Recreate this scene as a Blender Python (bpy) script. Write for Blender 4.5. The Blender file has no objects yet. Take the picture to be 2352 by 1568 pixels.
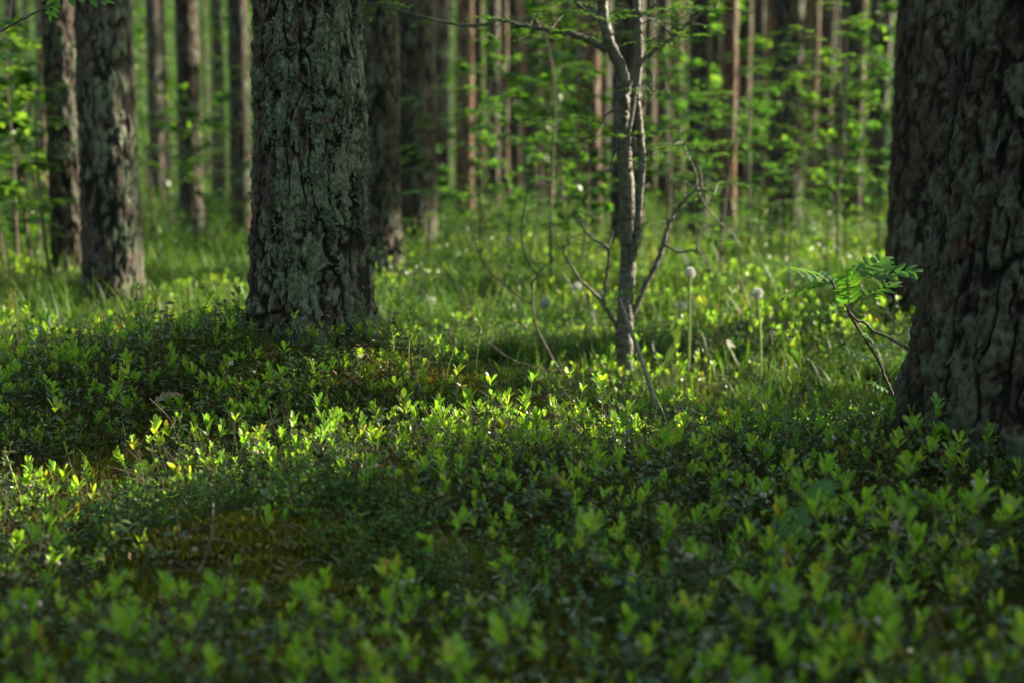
import bpy, math, random
import numpy as np
from mathutils import Vector
R = math.radians
SC = bpy.context.scene
COL = SC.collection

# ------------------------------------------------------------------ camera
CAM_H = 0.75
FPX = 3267.0                       # focal length in pixels of a 2352 px wide frame
PITCH = math.atan(399.0 / FPX)
cd = bpy.data.cameras.new('camera')
cam = bpy.data.objects.new('camera', cd); COL.objects.link(cam)
cam.location = (0, 0, CAM_H); cam.rotation_euler = (math.pi/2 - PITCH, 0, 0)
cd.lens = 50.0; cd.sensor_width = 36.0; cd.clip_start = 0.05; cd.clip_end = 2000
cd.dof.use_dof = True; cd.dof.focus_distance = 3.45; cd.dof.aperture_fstop = 2.7; cd.dof.aperture_blades = 0
SC.camera = cam

# ------------------------------------------------------------------ light
SUN_AZ = R(66)                     # to the right of the view axis (+Y)
SUN_EL = R(21)
S = np.array([math.sin(SUN_AZ)*math.cos(SUN_EL), math.cos(SUN_AZ)*math.cos(SUN_EL), math.sin(SUN_EL)])
w = bpy.data.worlds.new("World"); SC.world = w; w.use_nodes = True
nt = w.node_tree; bg = nt.nodes['Background']
sky = nt.nodes.new('ShaderNodeTexSky'); sky.sky_type = 'NISHITA'; sky.sun_disc = False
sky.sun_elevation = SUN_EL; sky.sun_rotation = SUN_AZ; sky.air_density = 1.0; sky.dust_density = 1.0
wb = nt.nodes.new('ShaderNodeMix'); wb.data_type = 'RGBA'; wb.blend_type = 'MULTIPLY'; wb.inputs[0].default_value = 1.0
wb.inputs[7].default_value = (1.10, 1.0, .70, 1)      # the camera's white balance
nt.links.new(sky.outputs[0], wb.inputs[6]); nt.links.new(wb.outputs[2], bg.inputs[0]); bg.inputs[1].default_value = 0.15
sl = bpy.data.lights.new('sun', 'SUN'); sl.energy = 4.3; sl.angle = R(0.5); sl.color = (1.0, 0.88, 0.68)
so = bpy.data.objects.new('sun', sl); COL.objects.link(so)
so.rotation_euler = Vector((-S[0], -S[1], -S[2])).to_track_quat('-Z', 'Y').to_euler()
SC.view_settings.view_transform = 'Standard'; SC.view_settings.look = 'None'
SC.view_settings.exposure = 2.17; SC.view_settings.gamma = 1.0; SC.view_settings.use_curve_mapping = False
SC.render.engine = 'CYCLES'
SC.cycles.use_denoising = True
SC.cycles.max_bounces = 7; SC.cycles.diffuse_bounces = 3; SC.cycles.glossy_bounces = 2
SC.cycles.transmission_bounces = 4; SC.cycles.transparent_max_bounces = 4
SC.cycles.caustics_reflective = False; SC.cycles.caustics_refractive = False
SC.cycles.sample_clamp_indirect = 4.0

# ------------------------------------------------------------------ noise
def _h(ix, iy, iz, seed):
    with np.errstate(over='ignore'):
        n = (ix.astype(np.int64)*374761393 + iy.astype(np.int64)*668265263 + iz.astype(np.int64)*2147483647 + seed*974634777) & 0xffffffff
        n = ((n ^ (n >> 13))*1274126177) & 0xffffffff
        n = ((n ^ (n >> 16))*2246822519) & 0xffffffff
        n = n ^ (n >> 15)
    return n.astype(np.float64)/4294967296.0
def vnoise(x, y, z, seed=0):
    xi, yi, zi = np.floor(x), np.floor(y), np.floor(z)
    fx, fy, fz = x-xi, y-yi, z-zi
    fx, fy, fz = fx*fx*(3-2*fx), fy*fy*(3-2*fy), fz*fz*(3-2*fz)
    r = 0
    for a in (0, 1):
        for b in (0, 1):
            for c in (0, 1):
                r = r + _h(xi+a, yi+b, zi+c, seed)*(fx if a else 1-fx)*(fy if b else 1-fy)*(fz if c else 1-fz)
    return r
def fbm(x, y, z, seed=0, o=4):
    r = 0; a = 0.5; t = 0
    for k in range(o):
        r = r + a*vnoise(x*2**k, y*2**k, z*2**k, seed+k*17); t += a; a *= 0.5
    return r/t
def sst(a, b, x):
    t = np.clip((x-a)/(b-a), 0, 1); return t*t*(3-2*t)
def voronoi_cyl(u, v, nper, seed):
    """u in cells around (period nper), v in cells up -> F1, F2, cell random"""
    iu, iv = np.floor(u), np.floor(v)
    f1 = np.full(u.shape, 9.0); f2 = np.full(u.shape, 9.0); cr = np.zeros(u.shape)
    for a in (-1, 0, 1):
        for b in (-1, 0, 1):
            cu, cv = iu+a, iv+b
            cm = np.mod(cu, nper)
            px = cu+_h(cm, cv, cm*0+3, seed); py = cv+_h(cm, cv, cm*0+7, seed+5)
            d = np.hypot(u-px, v-py); rr = _h(cm, cv, cm*0+11, seed+9)
            cl = d < f1
            f2 = np.where(cl, f1, np.minimum(f2, d)); cr = np.where(cl, rr, cr); f1 = np.where(cl, d, f1)
    return f1, f2, cr

# ------------------------------------------------------------------ terrain
XM, YM = -0.592, 4.08      # the lichened pine
XR, YR = 1.100, 3.02       # the dark pine at the right edge
def gz(x, y):
    x = np.asarray(x, float); y = np.asarray(y, float); o = x*0
    z = 0.05*(fbm(x*.35+9, y*.35, o, 3, 2)-.5) + 0.10*(fbm(x*1.1, y*1.1, o, 5, 3)-.5)*np.clip(1.5-y*.02, .5, 1) + 0.035*(fbm(x*4, y*4, o, 8, 3)-.5)
    z = z + 0.235*np.exp(-(((x-XM+.18)/(.80))**2 + ((y-YM)/.62)**2)) + 0.05*np.exp(-(((x-XM)/.35)**2+((y-YM+.05)/.3)**2))
    z = z + 0.06*np.exp(-(((x+.12)/.45)**2 + ((y-3.9)/.36)**2))
    z = z + 0.16*np.exp(-(((x-XR-.12)/.55)**2 + ((y-YR+.1)/.62)**2))
    z = z + 0.06*np.exp(-(((x-.35)/1.3)**2 + ((y-3.0)/.28)**2))            # the crest in front
    z = z + 0.07*np.exp(-(((x+.52)/.26)**2 + ((y-2.62)/.17)**2))           # mossy hummock
    z = z - 0.19*np.exp(-(((x+.42)/.15)**2 + ((y-2.24)/.07)**2))           # dark hollow under it
    z = z - 0.09*np.exp(-(((x-.9)/1.2)**2 + ((y-4.7)/.7)**2))
    z = z + 0.10*np.exp(-(((x-2.3)/.7)**2 + ((y-5.8)/.6)**2))
    rise = np.clip((np.hypot(x, y)-95)/60, 0, 1)
    return z + rise*rise*26
def gz1(x, y): return float(gz(np.array([x]), np.array([y]))[0])
cP, sP = math.cos(PITCH), math.sin(PITCH)
def ray(u, v):
    a = (u-1176)/FPX; b = (784-v)/FPX
    return np.array([a, cP + b*sP, -sP + b*cP])
def P(u, v, d):
    r = ray(u, v); t = d/r[1]
    return np.array([r[0]*t, d, CAM_H + r[2]*t])
def G(u, v, dmax=90):
    r = ray(u, v); t = 1.2
    while t < dmax:
        p = np.array([0, 0, CAM_H])+r*t
        if p[2] < gz1(p[0], p[1]): return p
        t *= 1.01
    return p
# ------------------------------------------------------------------ mesh helpers
class MB:
    def __init__(s): s.v = []; s.f = {}; s.n = 0; s.a = []
    def add(s, v, f, mat=0, col=None):
        v = np.asarray(v, float).reshape(-1, 3); f = np.asarray(f, np.int64)
        s.f.setdefault((f.shape[1], mat), []).append(f+s.n); s.v.append(v); s.n += len(v)
        if col is None: col = np.tile((0.5, 0.5, 0.5, 1.), (len(v), 1))
        else:
            col = np.asarray(col, float)
            if col.ndim == 1: col = np.tile(col, (len(v), 1))
        s.a.append(col)
    def mesh(s, name, mats, smooth=True):
        me = bpy.data.meshes.new(name)
        V = np.concatenate(s.v); me.vertices.add(len(V)); me.vertices.foreach_set('co', V.ravel())
        loops = []; starts = []; mi = []; pos = 0
        for (k, m), fs in s.f.items():
            F = np.concatenate(fs); loops.append(F.ravel()); starts.append(pos+np.arange(len(F))*k); pos += F.size
            mi.append(np.full(len(F), m))
        L = np.concatenate(loops); me.loops.add(len(L)); me.loops.foreach_set('vertex_index', L.astype(np.int32))
        St = np.concatenate(starts); me.polygons.add(len(St)); me.polygons.foreach_set('loop_start', St.astype(np.int32))
        me.polygons.foreach_set('material_index', np.concatenate(mi).astype(np.int32))
        if smooth: me.polygons.foreach_set('use_smooth', np.ones(len(St), bool))
        for m in mats: me.materials.append(m)
        me.update(calc_edges=True)
        A = np.concatenate(s.a); at = me.color_attributes.new('tint', 'FLOAT_COLOR', 'POINT'); at.data.foreach_set('color', A.ravel())
        return me
    def build(s, name, mats, parent=None, smooth=True):
        me = s.mesh(name, mats if isinstance(mats, (list, tuple)) else [mats], smooth)
        o = bpy.data.objects.new(name, me); COL.objects.link(o)
        if parent is not None: o.parent = parent
        return o
def tag(o, label=None, cat=None, group=None, kind=None):
    if label: o['label'] = label
    if cat: o['category'] = cat
    if group: o['group'] = group
    if kind: o['kind'] = kind
    return o
def empty(name, loc, label, cat, group=None, rz=0.):
    o = bpy.data.objects.new(name, None); COL.objects.link(o); o.location = loc; o.rotation_euler = (0, 0, rz)
    o.empty_display_size = .1
    return tag(o, label, cat, group)
def spline(pts, n):
    """Catmull-Rom through pts (k,m) -> n samples"""
    p = np.asarray(pts, float)
    if len(p) == 2: t = np.linspace(0, 1, n)[:, None]; return p[0]*(1-t)+p[1]*t
    q = np.vstack([2*p[0]-p[1], p, 2*p[-1]-p[-2]])
    t = np.linspace(0, len(p)-1-1e-6, n); i = t.astype(int); f = (t-i)[:, None]
    a, b, c, d = q[i], q[i+1], q[i+2], q[i+3]
    return .5*((2*b)+(-a+c)*f+(2*a-5*b+4*c-d)*f*f+(-a+3*b-3*c+d)*f**3)
def tube(mb, pts, rad, seg=6, mat=0, col=None, rough=0., seed=0):
    p = np.asarray(pts, float); n = len(p); rad = np.broadcast_to(np.asarray(rad, float), (n,))
    t = np.gradient(p, axis=0); t /= np.linalg.norm(t, axis=1)[:, None]+1e-9
    ref = np.array([.13, .97, .21]) if abs(t[:, 2]).mean() > .7 else np.array([0, 0, 1.])
    a = np.cross(t, ref); a /= np.linalg.norm(a, axis=1)[:, None]+1e-9; b = np.cross(t, a)
    th = np.arange(seg)/seg*2*math.pi
    rr = rad[:, None]*np.ones(seg)[None]
    if rough: rr = rr*(1+rough*(np.random.RandomState(seed).rand(n, seg)-.5))
    v = p[:, None]+rr[:, :, None]*(np.cos(th)[None, :, None]*a[:, None]+np.sin(th)[None, :, None]*b[:, None])
    i = np.arange(n-1)[:, None]*seg; j = np.arange(seg)[None]; k = (j+1) % seg
    f = np.stack([i+j, i+k, i+seg+k, i+seg+j], -1).reshape(-1, 4)
    mb.add(v.reshape(-1, 3), f, mat, col)
    mb.add(v[-1], [list(range(seg))], mat, col)
# leaf templates: stations along the length, half-widths
LEAF = {
 'small': ([0, .3, .65, 1.], [.06, .75, 1., .12]),
 'obov': ([0, .2, .45, .72, .9, 1.], [.06, .38, .78, 1., .72, .12]),
 'mini': ([0, .5, 1.], [.1, 1., .1]),
 'flake': ([0, .25, .45, .7, .85, 1.], [.55, .9, .7, 1., .6, .35]),
 'leaflet': ([0, .12, .2, .32, .4, .52, .6, .72, .8, .9, 1.], [.1, .8, .72, 1.05, .92, 1.08, .9, .86, .64, .46, .02]),
}
def leaves(mb, base, dirn, nrm, L, W, kind='small', fold=.25, curl=.2, mat=0, col=None):
    """many leaves at once: arrays (n,3),(n,3),(n,3),(n,),(n,)"""
    base = np.atleast_2d(base); n = len(base)
    d = np.atleast_2d(dirn)*1.0; d = d/(np.linalg.norm(d, axis=1)[:, None]+1e-9)
    nn = np.broadcast_to(np.atleast_2d(nrm), (n, 3)); s = np.cross(d, nn); s = s/(np.linalg.norm(s, axis=1)[:, None]+1e-9); up = np.cross(s, d)
    L = np.broadcast_to(L, (n,)); W = np.broadcast_to(W, (n,))
    st, ww = LEAF[kind]; m = len(st)
    st = np.array(st); ww = np.array(ww)
    x = st[None, :, None]*L[:, None, None]
    c = np.broadcast_to(curl, (n,))
    zc = -(st[None]**2)*(c*L)[:, None]
    v = np.zeros((n, m, 3, 3))
    for j, sgn in enumerate((-1, 0, 1)):
        yy = sgn*ww[None]*W[:, None]*.5
        zz = zc+abs(sgn)*ww[None]*W[:, None]*.5*fold
        v[:, :, j] = base[:, None]+x*d[:, None]+yy[:, :, None]*s[:, None]+zz[:, :, None]*up[:, None]
    f = []
    for i in range(m-1):
        for j in (0, 1):
            a = i*3+j; f.append([a, a+1, a+4, a+3])
    F = (np.arange(n)[:, None, None]*(m*3)+np.array(f)[None]).reshape(-1, 4)
    cc = None
    if col is not None:
        col = np.asarray(col, float)
        cc = np.tile(col, (n*m*3, 1)) if col.ndim == 1 else np.repeat(col, m*3, axis=0)
    mb.add(v.reshape(-1, 3), F, mat, cc)
def rv(rs, n): 
    v = rs.normal(size=(n, 3)); return v/np.linalg.norm(v, axis=1)[:, None]
def tcol(rs, n):   # per leaf random numbers in the tint attribute
    return np.concatenate([rs.rand(n, 3), np.ones((n, 1))], 1)

# ------------------------------------------------------------------ materials
def newmat(name):
    m = bpy.data.materials.new(name); m.use_nodes = True
    n = m.node_tree; n.nodes.clear(); return m, n.nodes, n.links
def ramp(N, Lk, src, stops):
    r = N.new('ShaderNodeValToRGB'); cr = r.color_ramp
    while len(cr.elements) < len(stops): cr.elements.new(.5)
    for e, (p, c) in zip(cr.elements, stops): e.position = p; e.color = (*c, 1)
    Lk.new(src, r.inputs[0]); return r.outputs[0]
def mixc(N, Lk, fac, a, b, mode='MIX'):
    m = N.new('ShaderNodeMix'); m.data_type = 'RGBA'; m.blend_type = mode
    for k, s in ((0, fac), (6, a), (7, b)):
        if isinstance(s, (int, float)): m.inputs[k].default_value = s
        elif isinstance(s, tuple): m.inputs[k].default_value = (*s, 1)
        else: Lk.new(s, m.inputs[k])
    return m.outputs[2]
def leafmat(name, c1, c2, c3, trans=.45, rough=.4, spec=.4, tgain=2.2, edge=None, white=False):
    """c1..c3: colours a leaf may have (random per leaf and per plant)"""
    m, N, Lk = newmat(name)
    at = N.new('ShaderNodeAttribute'); at.attribute_name = 'tint'
    oi = N.new('ShaderNodeObjectInfo'); sep = N.new('ShaderNodeSeparateColor'); Lk.new(at.outputs['Color'], sep.inputs[0])
    ad = N.new('ShaderNodeMath'); ad.operation = 'ADD'; Lk.new(sep.outputs[0], ad.inputs[0]); Lk.new(oi.outputs['Random'], ad.inputs[1])
    ml = N.new('ShaderNodeMath'); ml.operation = 'MULTIPLY'; Lk.new(ad.outputs[0], ml.inputs[0]); ml.inputs[1].default_value = .5
    stops = [(.15, c1), (.5, c2), (.85, c3)]
    if edge: stops = [(.15, c1), (.5, c2), (.8, c3), (.93, edge)]
    c = ramp(N, Lk, ml.outputs[0], stops)
    p = N.new('ShaderNodeBsdfPrincipled'); p.inputs['Roughness'].default_value = rough; p.inputs['Specular IOR Level'].default_value = spec
    Lk.new(c, p.inputs['Base Color'])
    tr = N.new('ShaderNodeBsdfTranslucent')
    tc = mixc(N, Lk, 1.0, c, (1., 1., 1.) if white else (tgain*.86, tgain*.98, tgain*.30), 'MULTIPLY'); Lk.new(tc, tr.inputs[0])
    mx = N.new('ShaderNodeMixShader'); mx.inputs[0].default_value = trans
    Lk.new(p.outputs[0], mx.inputs[1]); Lk.new(tr.outputs[0], mx.inputs[2])
    o = N.new('ShaderNodeOutputMaterial'); Lk.new(mx.outputs[0], o.inputs[0]); return m
def plainmat(name, c1, c2, scale=30, rough=.8, bump=.3, stretch=(1, 1, 1), c3=None):
    m, N, Lk = newmat(name)
    tc = N.new('ShaderNodeTexCoord'); mp = N.new('ShaderNodeMapping'); mp.inputs['Scale'].default_value = stretch
    Lk.new(tc.outputs['Object'], mp.inputs[0])
    no = N.new('ShaderNodeTexNoise'); no.inputs['Scale'].default_value = scale; no.inputs['Detail'].default_value = 6; Lk.new(mp.outputs[0], no.inputs['Vector'])
    c = ramp(N, Lk, no.outputs[0], [(.35, c1), (.65, c2)] + ([(.8, c3)] if c3 else []))
    p = N.new('ShaderNodeBsdfPrincipled'); p.inputs['Roughness'].default_value = rough; p.inputs['Specular IOR Level'].default_value = .25
    Lk.new(c, p.inputs['Base Color'])
    b = N.new('ShaderNodeBump'); b.inputs['Strength'].default_value = bump; b.inputs['Distance'].default_value = .01
    Lk.new(no.outputs[0], b.inputs['Height']); Lk.new(b.outputs[0], p.inputs['Normal'])
    o = N.new('ShaderNodeOutputMaterial'); Lk.new(p.outputs[0], o.inputs[0]); return m
def barkmat(name, plate1, plate2, fis, lich, tuft, orange, fine=True):
    m, N, Lk = newmat(name)
    at = N.new('ShaderNodeAttribute'); at.attribute_name = 'tint'
    sep = N.new('ShaderNodeSeparateColor'); Lk.new(at.outputs['Color'], sep.inputs[0])
    tc = N.new('ShaderNodeTexCoord')
    mp = N.new('ShaderNodeMapping'); mp.inputs['Scale'].default_value = (1, 1, .35); Lk.new(tc.outputs['Object'], mp.inputs[0])
    n1 = N.new('ShaderNodeTexNoise'); n1.inputs['Scale'].default_value = 60 if fine else 14; n1.inputs['Detail'].default_value = 8; Lk.new(mp.outputs[0], n1.inputs['Vector'])
    n2 = N.new('ShaderNodeTexNoise'); n2.inputs['Scale'].default_value = 9 if fine else 5; n2.inputs['Detail'].default_value = 5; Lk.new(tc.outputs['Object'], n2.inputs['Vector'])
    n3 = N.new('ShaderNodeTexNoise'); n3.inputs['Scale'].default_value = 190 if fine else 40; n3.inputs['Detail'].default_value = 6; n3.inputs['Roughness'].default_value = .65; Lk.new(mp.outputs[0], n3.inputs['Vector'])
    g1 = N.new('ShaderNodeMapRange'); g1.inputs[1].default_value = .36; g1.inputs[2].default_value = .64; Lk.new(n1.outputs[0], g1.inputs[0])
    g3 = N.new('ShaderNodeMapRange'); g3.inputs[1].default_value = .38; g3.inputs[2].default_value = .62; Lk.new(n3.outputs[0], g3.inputs[0])
    gg = N.new('ShaderNodeMath'); gg.operation = 'MULTIPLY_ADD'; Lk.new(g1.outputs[0], gg.inputs[0]); gg.inputs[1].default_value = .55; gh = N.new('ShaderNodeMath'); gh.operation = 'MULTIPLY'; Lk.new(g3.outputs[0], gh.inputs[0]); gh.inputs[1].default_value = .45; Lk.new(gh.outputs[0], gg.inputs[2])
    c = mixc(N, Lk, gg.outputs[0], tuple(x*.7 for x in plate1), tuple(x*1.15 for x in plate2))
    osp = N.new('ShaderNodeMath'); osp.operation = 'MULTIPLY'
    mr = N.new('ShaderNodeMapRange'); mr.inputs[1].default_value = .62; mr.inputs[2].default_value = .72; Lk.new(n2.outputs[0], mr.inputs[0])
    Lk.new(mr.outputs[0], osp.inputs[0]); Lk.new(sep.outputs[2], osp.inputs[1])
    c = mixc(N, Lk, osp.outputs[0], c, orange)
    lc = mixc(N, Lk, gg.outputs[0], tuple(x*.40 for x in lich), tuple(min(1, x*1.5) for x in lich))
    c = mixc(N, Lk, sep.outputs[1], c, lc)
    sa = N.new('ShaderNodeMath'); sa.operation = 'SUBTRACT'; sa.inputs[0].default_value = 1.0; Lk.new(at.outputs['Alpha'], sa.inputs[1])
    c = mixc(N, Lk, sa.outputs[0], c, tuft)
    fm = N.new('ShaderNodeMapRange'); fm.inputs[1].default_value = .42; fm.inputs[2].default_value = .08; Lk.new(sep.outputs[0], fm.inputs[0])
    c = mixc(N, Lk, fm.outputs[0], c, fis)
    p = N.new('ShaderNodeBsdfPrincipled'); p.inputs['Roughness'].default_value = .85; p.inputs['Specular IOR Level'].default_value = .3
    Lk.new(c, p.inputs['Base Color'])
    b = N.new('ShaderNodeBump'); b.inputs['Strength'].default_value = .9; b.inputs['Distance'].default_value = .006 if fine else .03
    Lk.new(gg.outputs[0], b.inputs['Height']); Lk.new(b.outputs[0], p.inputs['Normal'])
    o = N.new('ShaderNodeOutputMaterial'); Lk.new(p.outputs[0], o.inputs[0]); return m
M = {}
M['old'] = leafmat('lingonberry_old_leaf', (.036, .070, .034), (.054, .096, .038), (.090, .128, .038), trans=.22, rough=.33, spec=.5, edge=(.16, .09, .02))
M['new'] = leafmat('lingonberry_new_leaf', (.125, .235, .036), (.170, .28, .040), (.26, .33, .046), trans=.5, rough=.4, tgain=2.4, edge=(.24, .16, .04))
M['stem'] = plainmat('shoot_stem', (.05, .035, .02), (.09, .07, .03), 80, .7, 0)
M['flower'] = leafmat('bell_flower', (.55, .48, .46), (.62, .52, .5), (.7, .6, .58), trans=.4, tgain=1.0, white=True)
M['grass'] = leafmat('grass_blade', (.045, .11, .018), (.070, .14, .022), (.12, .175, .035), trans=.4, rough=.5, tgain=1.9, edge=(.22, .17, .08))
M['far'] = leafmat('undergrowth_leaf', (.030, .062, .026), (.050, .095, .028), (.10, .135, .03), trans=.45, rough=.6, tgain=2.1)
M['sap'] = leafmat('sapling_leaf', (.040, .100, .034), (.062, .130, .034), (.11, .175, .034), trans=.5, rough=.45, tgain=2.5)
M['oak'] = leafmat('oak_leaf', (.055, .15, .03), (.065, .17, .032), (.08, .19, .035), trans=.5, rough=.5, tgain=1.8)
M['rowan'] = leafmat('rowan_leaf', (.075, .19, .045), (.10, .23, .045), (.14, .26, .04), trans=.5, rough=.45, tgain=2.2)
M['needle'] = leafmat('conifer_needles', (.015, .035, .012), (.025, .05, .015), (.035, .06, .02), trans=.15, rough=.5, tgain=1.5)
M['moss'] = leafmat('moss', (.085, .10, .014), (.15, .15, .02), (.22, .185, .03), trans=.3, rough=.8, spec=.1, tgain=1.8)
M['litter'] = leafmat('leaf_litter', (.09, .045, .022), (.15, .085, .05), (.22, .14, .08), trans=.15, rough=.7, tgain=1.0)
M['deadleaf'] = leafmat('dead_leaf', (.20, .13, .09), (.26, .18, .13), (.33, .25, .20), trans=.15, rough=.6, tgain=1.0)
M['twig'] = plainmat('twig_bark', (.06, .045, .035), (.14, .11, .09), 90, .75, .5)
M['twiglight'] = plainmat('weathered_twig', (.20, .17, .14), (.36, .32, .28), 90, .75, .5)
M['rowanbark'] = plainmat('rowan_bark', (.06, .055, .042), (.15, .138, .11), 34, .6, .8, (1, 1, 1.6), (.21, .20, .165))
M['lichen'] = leafmat('foliose_lichen', (.10, .13, .09), (.16, .20, .13), (.24, .28, .18), trans=.1, rough=.9, spec=.1, tgain=1.)
M['seed'] = leafmat('dandelion_seeds', (.55, .56, .53), (.62, .62, .60), (.68, .68, .66), trans=.4, tgain=1.0, white=True)
M['stalk'] = plainmat('grass_stalk', (.20, .30, .07), (.30, .40, .12), 40, .5, 0)
M['dstem'] = leafmat('dandelion_stem', (.16, .24, .06), (.2, .28, .07), (.22, .3, .08), trans=.4, tgain=1.6)
M['bark'] = barkmat('pine_bark_lichened', (.045, .031, .027), (.135, .096, .084), (.009, .007, .006), (.175, .20, .13), (.085, .11, .070), (.30, .12, .05))
M['barkdark'] = barkmat('pine_bark_dark', (.036, .023, .018), (.095, .062, .049), (.007, .005, .004), (.105, .11, .075), (.08, .095, .065), (.24, .10, .05))
M['barkmid'] = barkmat('pine_bark_mid', (.042, .027, .021), (.10, .066, .052), (.012, .009, .007), (.09, .105, .075), (.09, .11, .08), (.28, .13, .07), fine=False)
M['barkred'] = barkmat('pine_bark_reddish', (.125, .055, .030), (.235, .115, .064), (.04, .022, .014), (.2, .18, .14), (.2, .18, .14), (.36, .18, .09), fine=False)

# ground
def groundmat():
    m, N, Lk = newmat('forest_floor')
    tc = N.new('ShaderNodeTexCoord')
    def noise(s, d=6):
        n = N.new('ShaderNodeTexNoise'); n.inputs['Scale'].default_value = s; n.inputs['Detail'].default_value = d; Lk.new(tc.outputs['Object'], n.inputs['Vector']); return n.outputs[0]
    a = noise(2.2); b = noise(45, 8); c_ = noise(11); big = noise(.25, 3)
    moss = ramp(N, Lk, b, [(.3, (.03, .036, .008)), (.55, (.09, .095, .015)), (.72, (.15, .13, .025))])
    dirt = ramp(N, Lk, b, [(.3, (.018, .012, .008)), (.55, (.055, .036, .024)), (.75, (.13, .09, .06))])
    c = mixc(N, Lk, ramp(N, Lk, c_, [(.42, (0, 0, 0)), (.58, (1, 1, 1))]), moss, dirt)
    green = ramp(N, Lk, a, [(.3, (.03, .06, .012)), (.7, (.07, .11, .02))])
    sp = N.new('ShaderNodeSeparateXYZ'); Lk.new(tc.outputs['Object'], sp.inputs[0])
    mr = N.new('ShaderNodeMapRange'); mr.inputs[1].default_value = 9; mr.inputs[2].default_value = 16; Lk.new(sp.outputs[1], mr.inputs[0])
    c = mixc(N, Lk, mr.outputs[0], c, green)
    p = N.new('ShaderNodeBsdfPrincipled'); p.inputs['Roughness'].default_value = .95; p.inputs['Specular IOR Level'].default_value = .1; Lk.new(c, p.inputs['Base Color'])
    bp = N.new('ShaderNodeBump'); bp.inputs['Strength'].default_value = 1; bp.inputs['Distance'].default_value = .02; Lk.new(b, bp.inputs['Height']); Lk.new(bp.outputs[0], p.inputs['Normal'])
    o = N.new('ShaderNodeOutputMaterial'); Lk.new(p.outputs[0], o.inputs[0]); return m
def axis(fine0, fine1, step, lo, hi, g=1.06):
    a = list(np.arange(fine0, fine1+1e-6, step)); s = step
    while a[-1] < hi: s *= g; a.append(a[-1]+s)
    s = step; b = [a[0]]
    while b[-1] > lo: s *= g; b.append(b[-1]-s)
    return np.array(b[:0:-1]+a)
gx = axis(-2.2, 2.4, .02, -320, 320); gy = axis(1.2, 6.2, .02, -120, 330)
X, Y = np.meshgrid(gx, gy); Z = gz(X, Y)
near = np.exp(-np.clip(np.hypot(X, Y-3)-4, 0, None))
Z = Z + near*0.012*(fbm(X*28, Y*28, X*0, 21, 3)-.5)*2
ny, nx = X.shape; ii = np.arange(ny-1)[:, None]*nx; jj = np.arange(nx-1)[None]
mb = MB(); mb.add(np.stack([X, Y, Z], -1).reshape(-1, 3), np.stack([ii+jj, ii+jj+1, ii+nx+jj+1, ii+nx+jj], -1).reshape(-1, 4))
tag(mb.build('ground', groundmat()), 'mossy forest floor with humps and hollows', 'ground', kind='structure')

# ------------------------------------------------------------------ chosen sun spots; foliage that would shade them is cut away
LIT = []     # (x, y, z, radius)
def lit_ground(u, v, r, up=.06):
    p = G(u, v); r = r*(.8 if v < 610 else 1.1 if v < 900 else 1.15); LIT.append((p[0], p[1], p[2]+up, r))
def lit_at(u, v, d, r): p = P(u, v, d); LIT.append((*p, r))
for u, v, r in [(470, 1165, .13), (530, 1150, .15), (590, 1150, .15), (650, 1155, .13), (420, 1190, .07), (480, 1200, .07), (550, 1190, .08), (620, 1190, .08), (690, 1180, .06), (250, 1265, .06), (60, 1270, .09), (120, 1300, .06),
                (960, 1085, .08), (1040, 1075, .11), (1130, 1075, .11), (1220, 1080, .11), (1330, 1085, .08), (1430, 1085, .07), (1560, 1095, .07), (1680, 1085, .06), (1800, 1080, .07), (1240, 1040, .04),
                (0, 780, .45), (90, 760, .5), (200, 730, .5), (300, 720, .45), (400, 710, .35), (500, 700, .3), (30, 820, .25), (130, 800, .25), (-60, 730, .6),
                (950, 770, .3), (1020, 760, .35), (1110, 780, .4), (1200, 770, .4), (1290, 780, .35), (1370, 770, .25), (1180, 840, .2), (1060, 840, .2), (1300, 840, .15),
                (1500, 790, .3), (1580, 810, .3), (1700, 840, .3), (1820, 850, .3), (1950, 850, .3), (2030, 820, .25), (1550, 860, .15),
                (1320, 660, .4), (1450, 650, .4), (1560, 648, .4), (1680, 655, .4), (1800, 648, .4), (1900, 640, .4), (1240, 655, .3),
                (380, 640, .4), (460, 655, .4), (540, 640, .35), (350, 590, .6), (450, 575, .7),
                (1000, 545, 1.2), (1080, 530, 1.4), (1180, 530, 1.5), (1290, 540, 1.3), (1180, 570, .8), (1260, 480, 2.), (1020, 480, 2.), (1150, 490, 1.8),
                (1500, 575, .8), (1620, 580, .8), (1720, 575, .8), (1850, 575, .8), (1960, 560, 1.), (2010, 550, 1.), (1900, 520, 1.5)]:
    lit_ground(u, v, r)
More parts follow.
